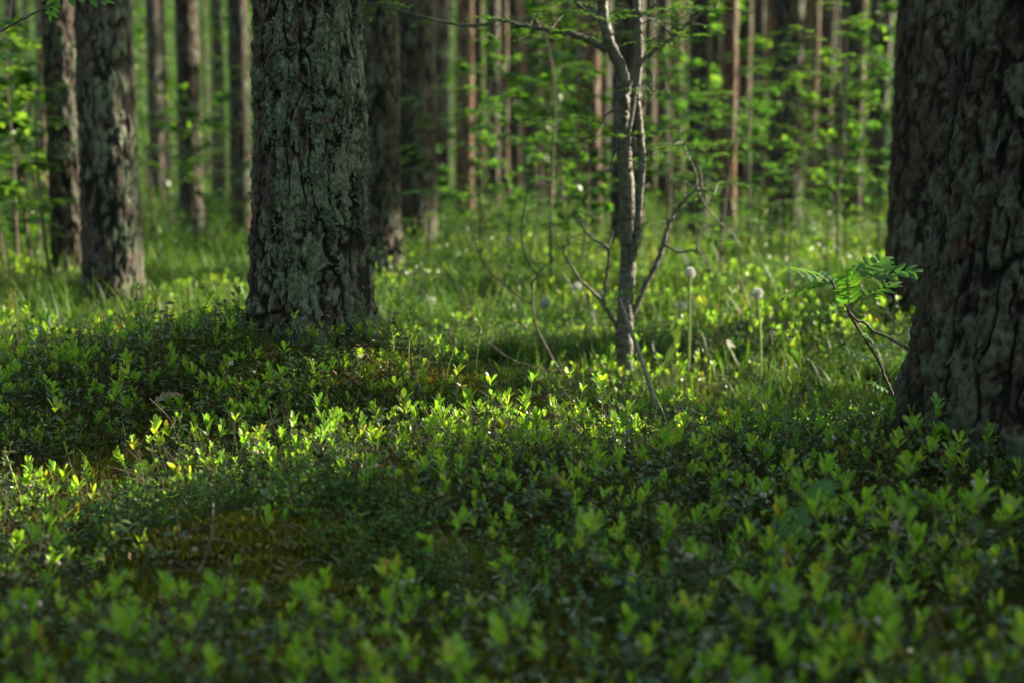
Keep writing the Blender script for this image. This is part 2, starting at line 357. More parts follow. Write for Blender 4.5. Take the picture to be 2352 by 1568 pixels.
for u, v, d, r in [(40, 200, 9, .5), (60, 280, 9, .6), (30, 350, 9, .6), (70, 420, 9, .6), (20, 480, 9, .4), (90, 220, 9, .4), (10, 280, 8.7, .4),
                   (318, 250, 7.3, .07), (320, 350, 7.3, .08), (318, 450, 7.3, .08), (316, 550, 7.3, .08), (316, 630, 7.3, .07),
                   (560, 110, 15, .3), (560, 200, 15, .35), (560, 290, 15, .35), (560, 370, 15, .3), (560, 500, 15, .2),
                   (1000, 260, 12.5, .18), (1000, 420, 12.5, .25), (1000, 500, 12.5, .2),
                   (1080, 250, 21, .4), (1080, 400, 21, .4), (1215, 150, 35, .7), (1215, 300, 35, .7), (1215, 400, 35, .6), (1375, 240, 16, .25), (1375, 180, 16, .2), (1380, 340, 16, .2),
                   (1395, 60, 5.1, .10), (1420, 130, 5.1, .07), (1440, 300, 5.1, .05), (1445, 420, 5.1, .07), (1468, 380, 5.1, .06), (1455, 540, 5.1, .07), (1460, 620, 5.1, .05), (1462, 60, 5.1, .07),
                   (1250, 70, 5.0, .10), (1150, 60, 5.0, .08), (1340, 90, 5.0, .06), (1580, 60, 5.2, .10), (1570, 470, 5.0, .10), (1525, 540, 5.0, .08),
                   (1695, 150, 16, .3), (1690, 300, 16, .3), (1688, 420, 16, .3), (1690, 520, 16, .3), (1715, 60, 25, .5), (1850, 150, 15, .25), (1850, 260, 15, .25), (1850, 60, 15, .2),
                   (1885, 100, 28, .5), (1945, 200, 26, .5), (1945, 330, 26, .5), (1945, 60, 26, .4), (1975, 500, 16, .3),
                   (100, 100, 30, .6), (75, 60, 25, .5), (405, 100, 16, .15), (450, 60, 16, .12), (345, 450, 26, .4),
                   (1588, 628, 5.5, .12), (1585, 700, 5.5, .07), (1740, 675, 5.5, .05), (1252, 697, 5.4, .05),
                   (1110, 230, 9, .2), (1130, 330, 9, .25), (1100, 440, 9, .3), (960, 350, 9, .15), (1010, 400, 9, .15), (1170, 440, 9, .25), (1250, 450, 9, .2),
                   (1650, 380, 9, .2), (1690, 400, 9, .25), (1740, 420, 9, .2), (1570, 310, 9, .2), (1540, 250, 9, .15), (1790, 250, 9, .12),
                   (1960, 350, 13, .4), (1990, 300, 13, .4), (2010, 400, 13, .4), (1960, 450, 13, .4), (2000, 200, 13, .4), (1900, 420, 13, .3), (1880, 330, 13, .3),
                   (480, 400, 12, .3), (440, 500, 10, .25), (380, 520, 12, .3), (300, 480, 8, .06), (560, 450, 12, .25),
                   (480, 150, 45, 3.), (380, 200, 45, 2.), (640, 300, 45, 3.), (480, 400, 45, 3), (620, 100, 45, 3), (1020, 250, 45, 2.5), (1020, 400, 45, 2.5), (2010, 150, 45, 2.5), (2000, 300, 45, 3),
                   (100, 300, 45, 3), (1260, 430, 45, 2), (1520, 300, 45, 2.5), (1640, 400, 45, 2), (1560, 150, 45, 2.5), (1160, 80, 45, 1.5), (1400, 300, 45, 2)]:
    lit_at(u, v, d, r)
for q in [(1830, 690, 6.6, .12), (1800, 660, 6.6, .1), (1860, 740, 6.6, .12), (1790, 710, 6.6, .08), (1880, 600, 8.6, .15), (1700, 600, 7, .1), (1930, 640, 3.7, .03), (2010, 640, 3.7, .03), (1870, 640, 3.65, .03), (1960, 690, 3.65, .03), (2035, 870, 3.65, .03), (1000, 760, 3.85, .03), (950, 720, 3.85, .02), (1070, 740, 3.9, .02), (1100, 740, 3.9, .02)]: lit_at(*q)
_r = np.random.RandomState(91)
for k in range(9): lit_ground(80+900*_r.rand(), 1120+110*_r.rand(), .03+.04*_r.rand(), .08)
for k in range(48):
    d = 8+22*_r.rand()**1.3; u = 2352*_r.rand(); v = 60+480*_r.rand()
    if not (480 < u < 930 and d < 10): lit_at(u, v, d, .10+.022*d*_r.rand())
for k in range(34):
    lit_at(-50+2450*_r.rand(), 20+430*_r.rand(), 38+24*_r.rand(), .8+1.6*_r.rand())
LIT = np.array(LIT)
U1 = np.cross(S, [0, 0, 1.]); U1 /= np.linalg.norm(U1); U2 = np.cross(U1, S)
LP = np.stack([LIT[:, :3]@U1, LIT[:, :3]@U2, LIT[:, :3]@S, LIT[:, 3]], -1)
DARK = np.array([(*P(u, v, d), r) for u, v, d, r in [(705, v, 4.05, .24) for v in range(0, 701, 70)]+[(862, v, 8.6, .24) for v in range(0, 480, 60)]+
    [(195, v, 7.3, .12) for v in range(0, 560, 60)]+[(930, v, 12.4, .2) for v in range(0, 480, 70)]+[(1805, v, 15, .2) for v in range(0, 420, 60)]+[(1600, v, 15, .2) for v in range(0, 420, 60)]])
DP = np.stack([DARK[:, :3]@U1, DARK[:, :3]@U2, DARK[:, :3]@S, DARK[:, 3]], -1)
def blocks(c, cr):
    """which points (n,3) with reach cr stand between the sun and a lit spot"""
    c = np.atleast_2d(c); a, b_, l = c@U1, c@U2, c@S; out = np.zeros(len(c), bool)
    for q in LP:
        out |= ((a-q[0])**2+(b_-q[1])**2 < (q[3]+cr)**2) & (l > q[2]+.3)
    for q in DP:      # trunks that stand in shade
        out &= ~(((a-q[0])**2+(b_-q[1])**2 < q[3]**2) & (l > q[2]+.3))
    return out

# ------------------------------------------------------------------ pine trunks
def trunk_mesh(name, mat, lean, prof, H, seed, nseg, dz, ztop, cell=(.045, .13), amp=.014, lich=.5, lich_dir=None, flare=.25, roots=5, fine=True, bump=None, flakes=0, tufts=0):
    """prof: list of (z, radius). Mesh from z=-.25 up to H, fine below ztop"""
    rs = np.random.RandomState(seed)
    z = np.arange(-.25, ztop, dz); s = dz; zz = list(z)
    while zz[-1] < H: s *= 1.25; zz.append(zz[-1]+min(s, .7))
    z = np.array(zz); th = np.arange(nseg)/nseg*2*math.pi
    T, Zg = np.meshgrid(th, z)
    rad = np.interp(Zg, [p[0] for p in prof], [p[1] for p in prof])
    ph = rs.rand(3)*6.28
    lob = .5+.5*np.cos(T*roots+ph[0]+np.sin(T*2+ph[1]))
    rad = rad*(1+flare*(.35+.65*lob)*np.exp(-np.clip(Zg+.02, 0, None)/.10))*(1+.05*np.cos(T*2+ph[1])+.03*np.cos(T*3+ph[2]+Zg*.8))
    r0 = np.interp(1.0, [p[0] for p in prof], [p[1] for p in prof])
    cx, sx = np.cos(T)*r0, np.sin(T)*r0
    nper = max(6, int(round(2*math.pi*r0/cell[0])))
    wu = (fbm(cx*14+5, sx*14, Zg*7, seed+1, 3)-.5)*2.0; wv = (fbm(cx*11, sx*11+7, Zg*6, seed+2, 3)-.5)*1.6
    tw = Zg*.25
    k_ = .165/r0 if r0 > .1 else 1.
    f1, f2, cr = voronoi_cyl(T/(2*math.pi)*nper+wu+tw, Zg/cell[1]+wv, nper, seed)
    e = f2-f1
    cw = sst(.28, .52, fbm(cx*13+1, sx*13, Zg*6, seed+21, 3))          # some cracks gape, others close up
    plate = 1-(1-sst(.0, .06+.17*cw, e))*(.35+.65*cw)
    g1, g2, cr2 = voronoi_cyl(T/(2*math.pi)*nper*2+wu*1.4+tw*2, Zg/cell[1]*3.2+wv*2.2, nper*2, seed+40)
    e2 = sst(0, .18, g2-g1)
    wx = (fbm(cx*30, sx*30, Zg*22, seed+24, 2)-.5)*.8
    fl = fbm(cx*34+wx, sx*34, Zg*15+wx, seed+22, 4)*9; fq = np.floor(fl)+sst(.5, .95, fl-np.floor(fl)); fq = fq/9   # flaky terraces
    rg = 1-np.abs(fbm(cx*46+wx, sx*46, Zg*14, seed+23, 4)*2-1)*2.6          # stringy vertical ridges
    n = fbm(cx*95, sx*95, Zg*70, seed+7, 4)-.5
    nb = fbm(cx*9, sx*9, Zg*5, seed+8, 3)
    mid = np.clip((fbm(cx*42+wx, sx*42, Zg*24+wx, seed+27, 4)-.5)*2.8+.5, 0, 1)
    hgt = plate*(.42+.15*cr+1.3*(fq-.47)+.30*(rg-.6)+.35*(mid-.5))+.08*(e2-.6)*plate*(.3+.7*cr2)+.9*n*plate
    lm = fbm(cx*13+3, sx*13, Zg*7, seed+11, 5)
    if lich_dir is not None: lm = lm+.10*np.cos(T-lich_dir)
    lmask = sst(.67-.20*lich, .71-.20*lich, lm+.40*n+.16*(mid-.5)+.10*(hgt-.5))*(.25+.75*plate)
    tm = sst(.56, .64, fbm(cx*24, sx*24+3, Zg*20, seed+13, 4)+.10*(nb-.5)+.3*n+(.05*np.cos(T-lich_dir) if lich_dir is not None else 0))*lich*1.6
    tm = np.clip(tm, 0, 1)
    tn = fbm(cx*170, sx*170, Zg*170, seed+15, 2)
    disp = amp*(hgt-.6)+ (tm*.010*(tn-.2) if fine else 0) + .012*(nb-.5)
    if bump: 
        for (bt, bz, br, bh) in bump:
            dd = np.hypot(((T-bt+math.pi) % (2*math.pi)-math.pi)*r0, Zg-bz); disp = disp+bh*np.exp(-(dd/br)**2)
    rr = rad+disp
    lx = lean[0]*Zg+.02*np.sin(Zg*.5+ph[0]); ly = lean[1]*Zg
    V = np.stack([np.cos(T)*rr+lx, np.sin(T)*rr+ly, Zg], -1).reshape(-1, 3)
    nz = len(z); i = np.arange(nz-1)[:, None]*nseg; j = np.arange(nseg)[None]; k = (j+1) % nseg
    F = np.stack([i+j, i+k, i+nseg+k, i+nseg+j], -1).reshape(-1, 4)
    A = np.stack([np.clip(hgt, 0, 1), lmask, cr, 1-tm*.75*sst(.35, .6, tn if fine else n+.5)], -1).reshape(-1, 4)
    mb = MB(); mb.add(V, F, 0, A)
    if flakes:
        Vg = V.reshape(nz, nseg, 3); kz = int((z < ztop).sum()); nf = flakes
        zi = rs.randint(0, kz, nf*3); ti = rs.randint(0, nseg, nf*3)
        w_ = .15+plate[zi, ti]*np.clip(mid[zi, ti]+.2, 0, 1); sel = rs.rand(nf*3) < w_; zi, ti = zi[sel][:nf], ti[sel][:nf]; m = len(zi)
        rad_ = np.stack([np.cos(T[zi, ti]), np.sin(T[zi, ti]), np.zeros(m)], -1); tan_ = np.stack([-np.sin(T[zi, ti]), np.cos(T[zi, ti]), np.zeros(m)], -1)
        up_ = np.where(rs.rand(m) < .5, 1., -1.)[:, None]*np.array([0, 0, 1.])
        d_ = up_+rad_*(.02+.16*rs.rand(m, 1))+tan_*rs.normal(size=(m, 1))*.35
        leaves(mb, Vg[zi, ti]-rad_*.002, d_, rad_+.25*rs.normal(size=(m, 3)), .010+.026*rs.rand(m)**2, .006+.012*rs.rand(m), 'flake', .1, -.1, 0,
               np.stack([.55+.4*rs.rand(m), lmask[zi, ti]*(rs.rand(m) < .8), rs.rand(m), np.ones(m)], -1))
    mb.tuft = None
    if tufts:
        Vg = V.reshape(nz, nseg, 3); kz = int((z < ztop).sum()); nf = tufts
        zi = rs.randint(0, kz, nf*5); ti = rs.randint(0, nseg, nf*5)
        sel = (rs.rand(nf*5) < tm[zi, ti]*.9+.012)*(rs.rand(nf*5) < .35+.65*np.clip(np.cos(T[zi, ti]-(lich_dir or 0)), 0, 1)); zi, ti = zi[sel][:nf], ti[sel][:nf]; m = len(zi)
        rad_ = np.stack([np.cos(T[zi, ti]), np.sin(T[zi, ti]), np.zeros(m)], -1)
        t2 = MB(); q_ = np.repeat(Vg[zi, ti], 3, 0)+rs.normal(size=(m*3, 3))*.003; r3 = np.repeat(rad_, 3, 0); n3 = m*3
        leaves(t2, q_, r3*.7+rv(rs, n3), rv(rs, n3), .004+.006*rs.rand(n3), .004+.003*rs.rand(n3), 'flake', .5, .3, 0, tcol(rs, n3)); mb.tuft = t2
    return mb
def crown_for(parent, x, y, z0, H, rad, seed, zlow, dens=1., kind='pine', mat='needle'):
    rs = np.random.RandomState(seed)
    n = int((26 if kind == 'pine' else 230)*dens)
    h = rs.rand(n); zz = zlow+(H-zlow)*h
    if kind == 'pine': rr = rad*np.sqrt(rs.rand(n))*(1-.55*h)
    else: rr = rad*(1.05-h)*rs.rand(n)**.5
    th = rs.rand(n)*6.28
    c = np.stack([np.cos(th)*rr, np.sin(th)*rr, zz], -1); sz = (.55+.5*rs.rand(n)) if kind == 'pine' else (.38+.4*rs.rand(n))
    o = np.array([x, y, z0]); k = 46
    q = rv(rs, n*k)*(rs.rand(n*k, 1)**.5)*np.array([1, 1, .6])*np.repeat(sz, k)[:, None]+np.repeat(c, k, 0)
    d = rv(rs, n*k)*np.array([1, 1, .5]); L = .30*(.7+.6*rs.rand(n*k))
    mid = q+d*L[:, None]*.5+o; keep = ~blocks(mid, .13)  # needles in the sun's way to a chosen spot are left out
    q, d, L = q[keep], d[keep], L[keep]; m = len(q)
    if m == 0: return
    mb = MB(); leaves(mb, q, d, rv(rs, m), L, .12, 'mini', .1, .2, 0, tcol(rs, m))
    for cc in c[::2]:
        if blocks(cc[None]+o, .3)[0]: continue
        tube(mb, spline([(0, 0, cc[2]*.93), (cc[0]*.5, cc[1]*.5, cc[2]*.95+.1), tuple(cc)], 5), np.linspace(.035, .01, 5), 4, 1)
    mb.build('crown', [M[mat], M['barkmid']], parent)
def pine(u0, u1, vb, label, d=None, mat='barkmid', lean=(0, 0), group=None, seed=0, lich=.3, nseg=28, dz=.06, crown=True, vref=200, name='pine_tree', H=None, flare=.16):
    """edges u0,u1 at height vref, base seen at vb"""
    uc = (u0+u1)/2
    if d is None: d = G(uc, vb)[1]
    c = P(uc, vref, d); r = (u1-u0)/2/FPX*d*.92
    zb = gz1(c[0], d); Hh = H or 15+3*math.sin(seed)
    hr = c[2]-zb
    x0 = c[0]-lean[0]*hr
    e = empty(name, (x0, d, zb), label, 'tree', group)
    prof = [(-.3, r*1.14), (0, r*1.12), (hr*.5, r*1.03), (hr, r), (Hh*.6, r*.7), (Hh, r*.25)]
    ztop = .13*d+1.2
    trunk_mesh('trunk', M[mat], lean, prof, Hh, seed, nseg, dz, ztop, cell=(.07, .2), amp=.010 if nseg < 60 else .018, lich=lich, lich_dir=-.8, fine=False, flare=flare, flakes=(1200 if nseg >= 100 else 0)).build('trunk', M[mat], e)
    if crown: crown_for(e, x0+lean[0]*9, d, zb, Hh, 2.0, seed+3, max(7.5, .13*d+3))
    return e, np.array([x0, d, zb])
# --- the lichened pine in focus
zb = gz1(XM, YM)
pm = empty('pine_tree', (XM, YM, zb), 'thick pine trunk in focus, grey-green lichen on its cracked bark, standing on the mound', 'tree')
tb = trunk_mesh('trunk', M['bark'], (.002, 0), [(-.3, .168), (0, .163), (.2, .158), (.5, .154), (.98, .143), (1.3, .140), (9, .12), (16, .04)], 16, 11, 460, .0045, 1.15,
           cell=(.046, .27), amp=.017, lich=.9, lich_dir=-.95, flare=.22, roots=5,
           bump=[(-1.2, .60, .05, .010), (-1.0, .33, .07, .012), (-2.2, .85, .05, .008)], flakes=3000, tufts=2600)
tb.build('trunk', M['bark'], pm); tb.tuft.build('lichen', M['lichen'], pm)
crown_for(pm, XM, YM, zb, 16, 2.2, 77, 8)
# --- the dark pine at the right edge
zb = gz1(XR, YR)
pr = empty('pine_tree', (XR, YR, zb), 'dark broad pine trunk cut off by the right edge, nearest to the viewer', 'tree')
tb = trunk_mesh('trunk', M['barkdark'], (.068, 0), [(-.3, .29), (0, .258), (.15, .240), (.35, .226), (.7, .217), (1.2, .208), (9, .14), (16, .04)], 16, 29, 420, .006, 1.0,
           cell=(.055, .30), amp=.021, lich=.36, lich_dir=-2.2, flare=.09, roots=6, flakes=2200)
tb.build('trunk', M['barkdark'], pr)
crown_for(pr, XR, YR, zb, 16, 2.2, 78, 8)
# --- mid distance
pine(170, 306, 650, 'wide greyish pine trunk left of the lichened one, sunlit strip down its right edge', d=7.3, seed=41, lich=.55, nseg=150, dz=.014, mat='bark', flare=.10, vref=300)
pine(104, 186, 632, 'dark pine trunk half hidden behind the wide greyish left trunk, knobbly foot', d=9.0, seed=42, lich=.5, nseg=110, dz=.02, mat='barkdark', vref=300)
pine(802, 918, 655, 'dark mossy pine trunk peeking out right behind the lichened trunk', d=8.7, seed=43, lich=.5, nseg=120, dz=.02, mat='barkdark', vref=250)
pine(905, 1003, 545, 'second dark pine trunk right behind the lichened one, with a sunlit right rim', d=12.5, seed=44, lich=.5, nseg=90, dz=.03, mat='barkdark', vref=250)
pine(2037, 2215, 720, 'dark pine trunk standing just behind the big trunk at the right edge', d=6.3, seed=45, lich=.3, nseg=190, dz=.012, mat='barkdark', vref=300)
pine(1770, 1852, 552, 'broad dark pine trunk in the right background with low greenery round its foot', d=15, seed=46, lich=.2, nseg=60, dz=.04, mat='barkdark')
pine(400, 455, 546, 'dark straight pine trunk in the middle of the gap between the two big left trunks', d=16, seed=47, nseg=48, dz=.04, mat='barkmid')
pine(522, 570, 556, 'pine trunk left beside the lichened one, right side glowing in the sun', d=15.5, seed=48, nseg=48, dz=.04, mat='barkmid')
pine(1578, 1628, 556, 'dark slim pine trunk right of the crooked rowan tree', d=15, seed=49, nseg=44, dz=.05, mat='barkdark')
pine(1326, 1384, 545, 'reddish-brown pine trunk just left of the crooked rowan tree', d=16, seed=50, nseg=44, dz=.05, mat='barkred')
pine(1412, 1487, 600, 'dark pine trunk directly behind the crooked rowan tree', d=12, seed=51, nseg=50, dz=.05, mat='barkdark')
pine(1047, 1090, 512, 'slim red-brown pine trunk with a dark foot in the centre background', d=21, seed=52, nseg=36, dz=.06, mat='barkred')
pine(1657, 1697, 560, 'leaning reddish pine trunk in the right background, lit along its right edge', d=16, seed=53, nseg=36, dz=.06, mat='barkred', lean=(-.012, 0))
pine(1945, 1984, 548, 'dark pine trunk nearest to the right-hand big trunk in the background', d=16, seed=54, nseg=36, dz=.06, mat='barkmid')
pine(335, 370, 480, 'thin dark pine trunk right of the wide greyish trunk at the left', d=26, seed=55, nseg=28, dz=.08, mat='barkmid')
for i, (a, b, d, mt, lb) in enumerate([
    (20, 50, 26, 'barkmid', 'dim pine trunk by the left edge behind the yellow-green leaves'),
    (84, 106, 24, 'barkred', 'thin orange pine trunk left of the knobbly dark trunk'),
    (483, 516, 30, 'barkmid', 'thin dark pine trunk seen against bright green left of the sunlit trunk'),
    (1092, 1114, 34, 'barkred', 'thin orange pine trunk beside the slim red-brown one'),
    (1130, 1166, 30, 'barkdark', 'blackish pine trunk in the centre background'),
    (1166, 1190, 27, 'barkmid', 'grey pine trunk left of the thin sunlit orange one'),
    (1194, 1222, 36, 'barkred', 'thin sunlit orange pine trunk in the centre background'),
    (1236, 1258, 36, 'barkmid', 'grey far pine trunk behind the rowan leaves, right of the thin sunlit orange one'),
    (1284, 1318, 30, 'barkdark', 'dark far pine trunk left of the reddish-brown one'),
    (1558, 1578, 38, 'barkred', 'thin pale orange pine trunk left of the slim dark one'),
    (1700, 1724, 30, 'barkred', 'pine trunk right of the leaning reddish one, lit near the top'),
    (1731, 1756, 33, 'barkdark', 'slim dark pine trunk left of the broad dark one at right'),
    (1852, 1872, 34, 'barkmid', 'slim pine trunk hugging the broad dark background trunk on its right'),
    (1876, 1897, 36, 'barkred', 'thin orange pine trunk a little right of the broad dark background trunk'),
    (1927, 1947, 30, 'barkred', 'thin sunlit pine trunk left of the last dark background trunk')]):
    pine(a, b, 0, lb, d=d, seed=60+i, mat=mt, nseg=22, dz=.12)
rs = np.random.RandomState(5)
us = [-120, -60, 65, 140, 355, 380, 470, 505, 600, 700, 1012, 1030, 1070, 1120, 1150, 1178, 1205, 1228, 1248, 1270, 1300, 1335, 1350, 1400, 1430, 1500, 1520, 1545, 1600, 1640, 1665, 1712, 1742, 1764, 1800, 1830, 1862, 1888, 1905, 1918, 1960, 2000, 2100, 2200, 2300, 2440]
for i, uu in enumerate(us):
    d = 38+22*rs.rand(); wpx = (.13+.06*rs.rand())*2/d*FPX/1.0*.85
    if uu in (505, 380, 2000, 470): d = 58; wpx = 12
    pine(uu-wpx/2, uu+wpx/2, 0, 'thin far-off pine trunk in the blurred depth of the wood, one of the farthest', d=d, seed=100+i, lean=((rs.rand()-.5)*.03, 0), mat=['barkmid', 'barkred', 'barkdark', 'barkmid'][i % 4], nseg=12, dz=.3, group='farthest pines in the depth of the wood', crown=(i % 3 == 0))
us = list(range(1008, 2040, 34))+[30, 130, 360, 640, 2070, 2200]
for i, uu in enumerate(us):
    uu = uu+rs.rand()*24; d = 22+16*rs.rand(); wpx = (.08+.10*rs.rand())*2/d*FPX
    pine(uu-wpx/2, uu+wpx/2, 0, 'slim dark reddish pine trunk among many alike in the middle depth of the wood', d=d, seed=160+i, lean=((rs.rand()-.5)*.05, 0), mat=['barkdark', 'barkred', 'barkmid'][i % 3], nseg=14, dz=.25, group='slim pines in the middle depth', crown=False)
# unseen spruces added right of the frame to block the sun
for i in range(24):
    y = 4.0+i*3.4+rs.rand()*1.2; x = .38*y+4.6+rs.rand()*1.6
    if i % 2: x += 2.2
    zb = gz1(x, y); H = 11+3*rs.rand()
    e = empty('unseen_spruce', (x, y, zb), 'unseen dense spruce added beyond the right edge to shade the forest floor', 'tree', 'unseen spruces added beyond the right edge')
    mbt = MB(); tube(mbt, spline([(0, 0, -.2), (.05, 0, H*.5), (0, 0, H)], 12), np.linspace(.16, .02, 12), 10); mbt.build('trunk', M['barkmid'], e)
    crown_for(e, x, y, zb, H, 3.0, 300+i, .9, dens=1.25, kind='spruce')

rs = np.random.RandomState(55)
for i in range(14):      # unseen spruces added behind and left of the viewer to cut low sky light
    a = R(-20)-R(200)*i/13; rr_ = 8+5*rs.rand(); x = rr_*math.sin(a)*1.1-1; y = rr_*math.cos(a)*(1.3 if math.cos(a) > 0 else 1)-1
    if y > 1.5: x = min(x, -.42*y-3.8)
    zb = gz1(x, y); H = 9+4*rs.rand()
    e = empty('unseen_spruce', (x, y, zb), 'unseen spruce added behind and left of the viewer to cut low sky light', 'tree', 'unseen spruces added behind and left of the viewer')
    mbt = MB(); tube(mbt, spline([(0, 0, -.2), (.05, 0, H*.5), (0, 0, H)], 12), np.linspace(.16, .02, 12), 10); mbt.build('trunk', M['barkmid'], e)
    crown_for(e, x, y, zb, H, 2.6, 500+i, .5, dens=.55, kind='spruce')
# ------------------------------------------------------------------ ground cover (instanced stuff)
SRC = {}
def src_collection(name, meshes):
    c = bpy.data.collections.new(name)
    for i, me in enumerate(meshes):
        o = bpy.data.objects.new('%s_source_%02d' % (name, i), me); c.objects.link(o)
    return c
def scatter(name, label, coll, pts, rot, sc, idx, cat='plants', n_src=1):
    me = bpy.data.meshes.new(name); n = len(pts)
    me.vertices.add(n); me.vertices.foreach_set('co', np.asarray(pts, float).ravel())
    a = me.attributes.new('irot', 'FLOAT_VECTOR', 'POINT'); a.data.foreach_set('vector', np.asarray(rot, float).ravel())
    a = me.attributes.new('iscale', 'FLOAT', 'POINT'); a.data.foreach_set('value', np.asarray(sc, float))
    a = me.attributes.new('iidx', 'INT', 'POINT'); a.data.foreach_set('value', np.asarray(idx, np.int32))
    o = bpy.data.objects.new(name, me); COL.objects.link(o); tag(o, label, cat, kind='stuff')
    ng = bpy.data.node_groups.new(name+'_nodes', 'GeometryNodeTree')
    ng.interface.new_socket('Geometry', in_out='INPUT', socket_type='NodeSocketGeometry')
    ng.interface.new_socket('Geometry', in_out='OUTPUT', socket_type='NodeSocketGeometry')
    N, Lk = ng.nodes, ng.links
    gi = N.new('NodeGroupInput'); go = N.new('NodeGroupOutput')
    ip = N.new('GeometryNodeInstanceOnPoints'); ci = N.new('GeometryNodeCollectionInfo')
    ci.inputs['Collection'].default_value = coll; ci.inputs['Separate Children'].default_value = True; ci.inputs['Reset Children'].default_value = True
    def att(nm, t):
        q = N.new('GeometryNodeInputNamedAttribute'); q.data_type = t; q.inputs['Name'].default_value = nm; return q.outputs['Attribute']
    Lk.new(gi.outputs[0], ip.inputs['Points']); Lk.new(ci.outputs[0], ip.inputs['Instance']); ip.inputs['Pick Instance'].default_value = True
    Lk.new(att('iidx', 'INT'), ip.inputs['Instance Index'])
    e2r = N.new('FunctionNodeEulerToRotation'); Lk.new(att('irot', 'FLOAT_VECTOR'), e2r.inputs[0]); Lk.new(e2r.outputs[0], ip.inputs['Rotation'])
    Lk.new(att('iscale', 'FLOAT'), ip.inputs['Scale'])
    Lk.new(ip.outputs[0], go.inputs[0])
    md = o.modifiers.new('plants', 'NODES'); md.node_group = ng
    return o
def lingon(seed, nst=3, tip=1., flower=False, hs=1., spread=.035, dry=False):
    rs = np.random.RandomState(seed); mb = MB()
    for k in range(nst):
        b = np.array([rs.normal()*spread, rs.normal()*spread, 0]); H = (.05+.10*rs.rand())*hs
        ln = rs.normal(size=2)*.022
        path = spline([b+(0, 0, -.03), b+(ln[0]*.3, ln[1]*.3, H*.35), b+(ln[0], ln[1], H*.75), b+(ln[0]*1.3, ln[1]*1.3, H)], 8)
        tube(mb, path, np.linspace(.0012, .0008, 8), 3, 2)
        n = rs.randint(9, 15); t = .2+.7*np.sort(rs.rand(n)); pi_ = path[(t*7).astype(int)]
        az = np.arange(n)*2.4+rs.rand()*6; el = R(-5)+rs.rand(n)*R(55)
        d = np.stack([np.cos(az)*np.cos(el), np.sin(az)*np.cos(el), np.sin(el)], -1)
        leaves(mb, pi_, d, np.array([0, 0, 1.])+.45*rs.normal(size=(n, 3)), .011+.009*rs.rand(n), .0055+.0035*rs.rand(n), 'small', .2, .1+.35*rs.rand(n), 0, tcol(rs, n))
        if dry:
            for q in range(4):
                p0 = path[rs.randint(2, 7)]; tube(mb, spline([p0, p0+rs.normal(size=3)*.012+(0, 0, .015), p0+rs.normal(size=3)*.02+(0, 0, .035)], 4), .0007, 3, 2)
        if rs.rand() < tip:
            n = rs.randint(5, 11); az = np.arange(n)*2.4+rs.rand()*6; tier = np.sort(rs.rand(n)); el = R(42)+tier*R(38)+rs.normal(size=n)*R(7)
            d = np.stack([np.cos(az)*np.cos(el), np.sin(az)*np.cos(el), np.sin(el)], -1)
            bp_ = path[-1]+np.stack([az*0, az*0, -.016+.022*tier], -1)
            inn = np.stack([-np.cos(az), -np.sin(az), az*0+.5], -1)
            zz_ = .75+.5*rs.rand()
            leaves(mb, bp_, d, inn, zz_*(.017+.010*rs.rand(n)), zz_*(.0068+.003*rs.rand(n)), 'obov', .25, -.08+.3*rs.rand(n), 1, tcol(rs, n))
        if flower and rs.rand() < .3:
            for q in range(5):
                c = path[-1]+np.array([rs.normal()*.008, rs.normal()*.008, .004+rs.rand()*.006])
                tube(mb, [c, c+(0, 0, -.003), c+(0, 0, -.007)], [.0015, .0034, .0030], 6, 3)
    return mb.mesh('lingonberry_plant', [M['old'], M['new'], M['stem'], M['flower']])
def bilb(seed):
    rs = np.random.RandomState(seed); mb = MB()
    for k in range(3):
        b = np.array([rs.normal()*.03, rs.normal()*.03, -.02]); H = .09+.08*rs.rand()
        for j in range(5):
            a = rs.rand()*6.28; sp_ = (.01+.03*rs.rand()); hh = H*(.55+.5*rs.rand())
            pt = spline([b, b+(sp_*.3*math.cos(a), sp_*.3*math.sin(a), hh*.5), b+(sp_*math.cos(a), sp_*math.sin(a), hh)], 7)
            tube(mb, pt, .0007, 3, 2); n = 11; q = pt[np.clip((2.5+4*rs.rand(n)).astype(int), 0, 6)]; d = rv(rs, n)*np.array([1, 1, .4])+np.array([0, 0, .35])
            leaves(mb, q+rs.normal(size=(n, 3))*.003, d, np.array([0, 0, 1.])+.5*rs.normal(size=(n, 3)), .008+.007*rs.rand(n), .005+.003*rs.rand(n), 'small', .2, .1, 1, tcol(rs, n))
    return mb.mesh('bilberry_plant', [M['old'], M['sap'], M['stem']])
SRC_B = [bilb(1500+i) for i in range(5)]
SRC_L = [lingon(1000+i, nst=[2, 3, 3, 4][i % 4], tip=.6, hs=[.8, 1.25, 1., 1.5][i % 4], dry=i % 2 == 0) for i in range(8)]+[lingon(1020+i, nst=3, tip=0.) for i in range(4)]+[lingon(1030+i, nst=3, tip=.3, flower=True) for i in range(2)]
COL_L = src_collection('lingonberry', SRC_L+SRC_B)
def grass_tuft(seed, n=14, h=.16, spread=.03, w=.0022, bend=.6):
    rs = np.random.RandomState(seed); mb = MB()
    for k in range(n):
        b = np.array([rs.normal()*spread, rs.normal()*spread, -.01]); H = h*(.5+.7*rs.rand()); a = rs.rand()*6.28; be = bend*rs.rand()*H
        t = np.linspace(0, 1, 6)
        p = b+np.stack([np.cos(a)*be*t**2, np.sin(a)*be*t**2, H*(t-.25*t**3*bend)], -1)
        s = np.array([-math.sin(a), math.cos(a), 0])*w*(1-t**2*.95)[:, None]
        V = np.stack([p-s, p+s], 1).reshape(-1, 3); F = [[2*i, 2*i+1, 2*i+3, 2*i+2] for i in range(5)]
        mb.add(V, F, 0, np.array([rs.rand(), rs.rand(), 0, 1]))
    return mb.mesh('grass_tuft', [M['grass']])
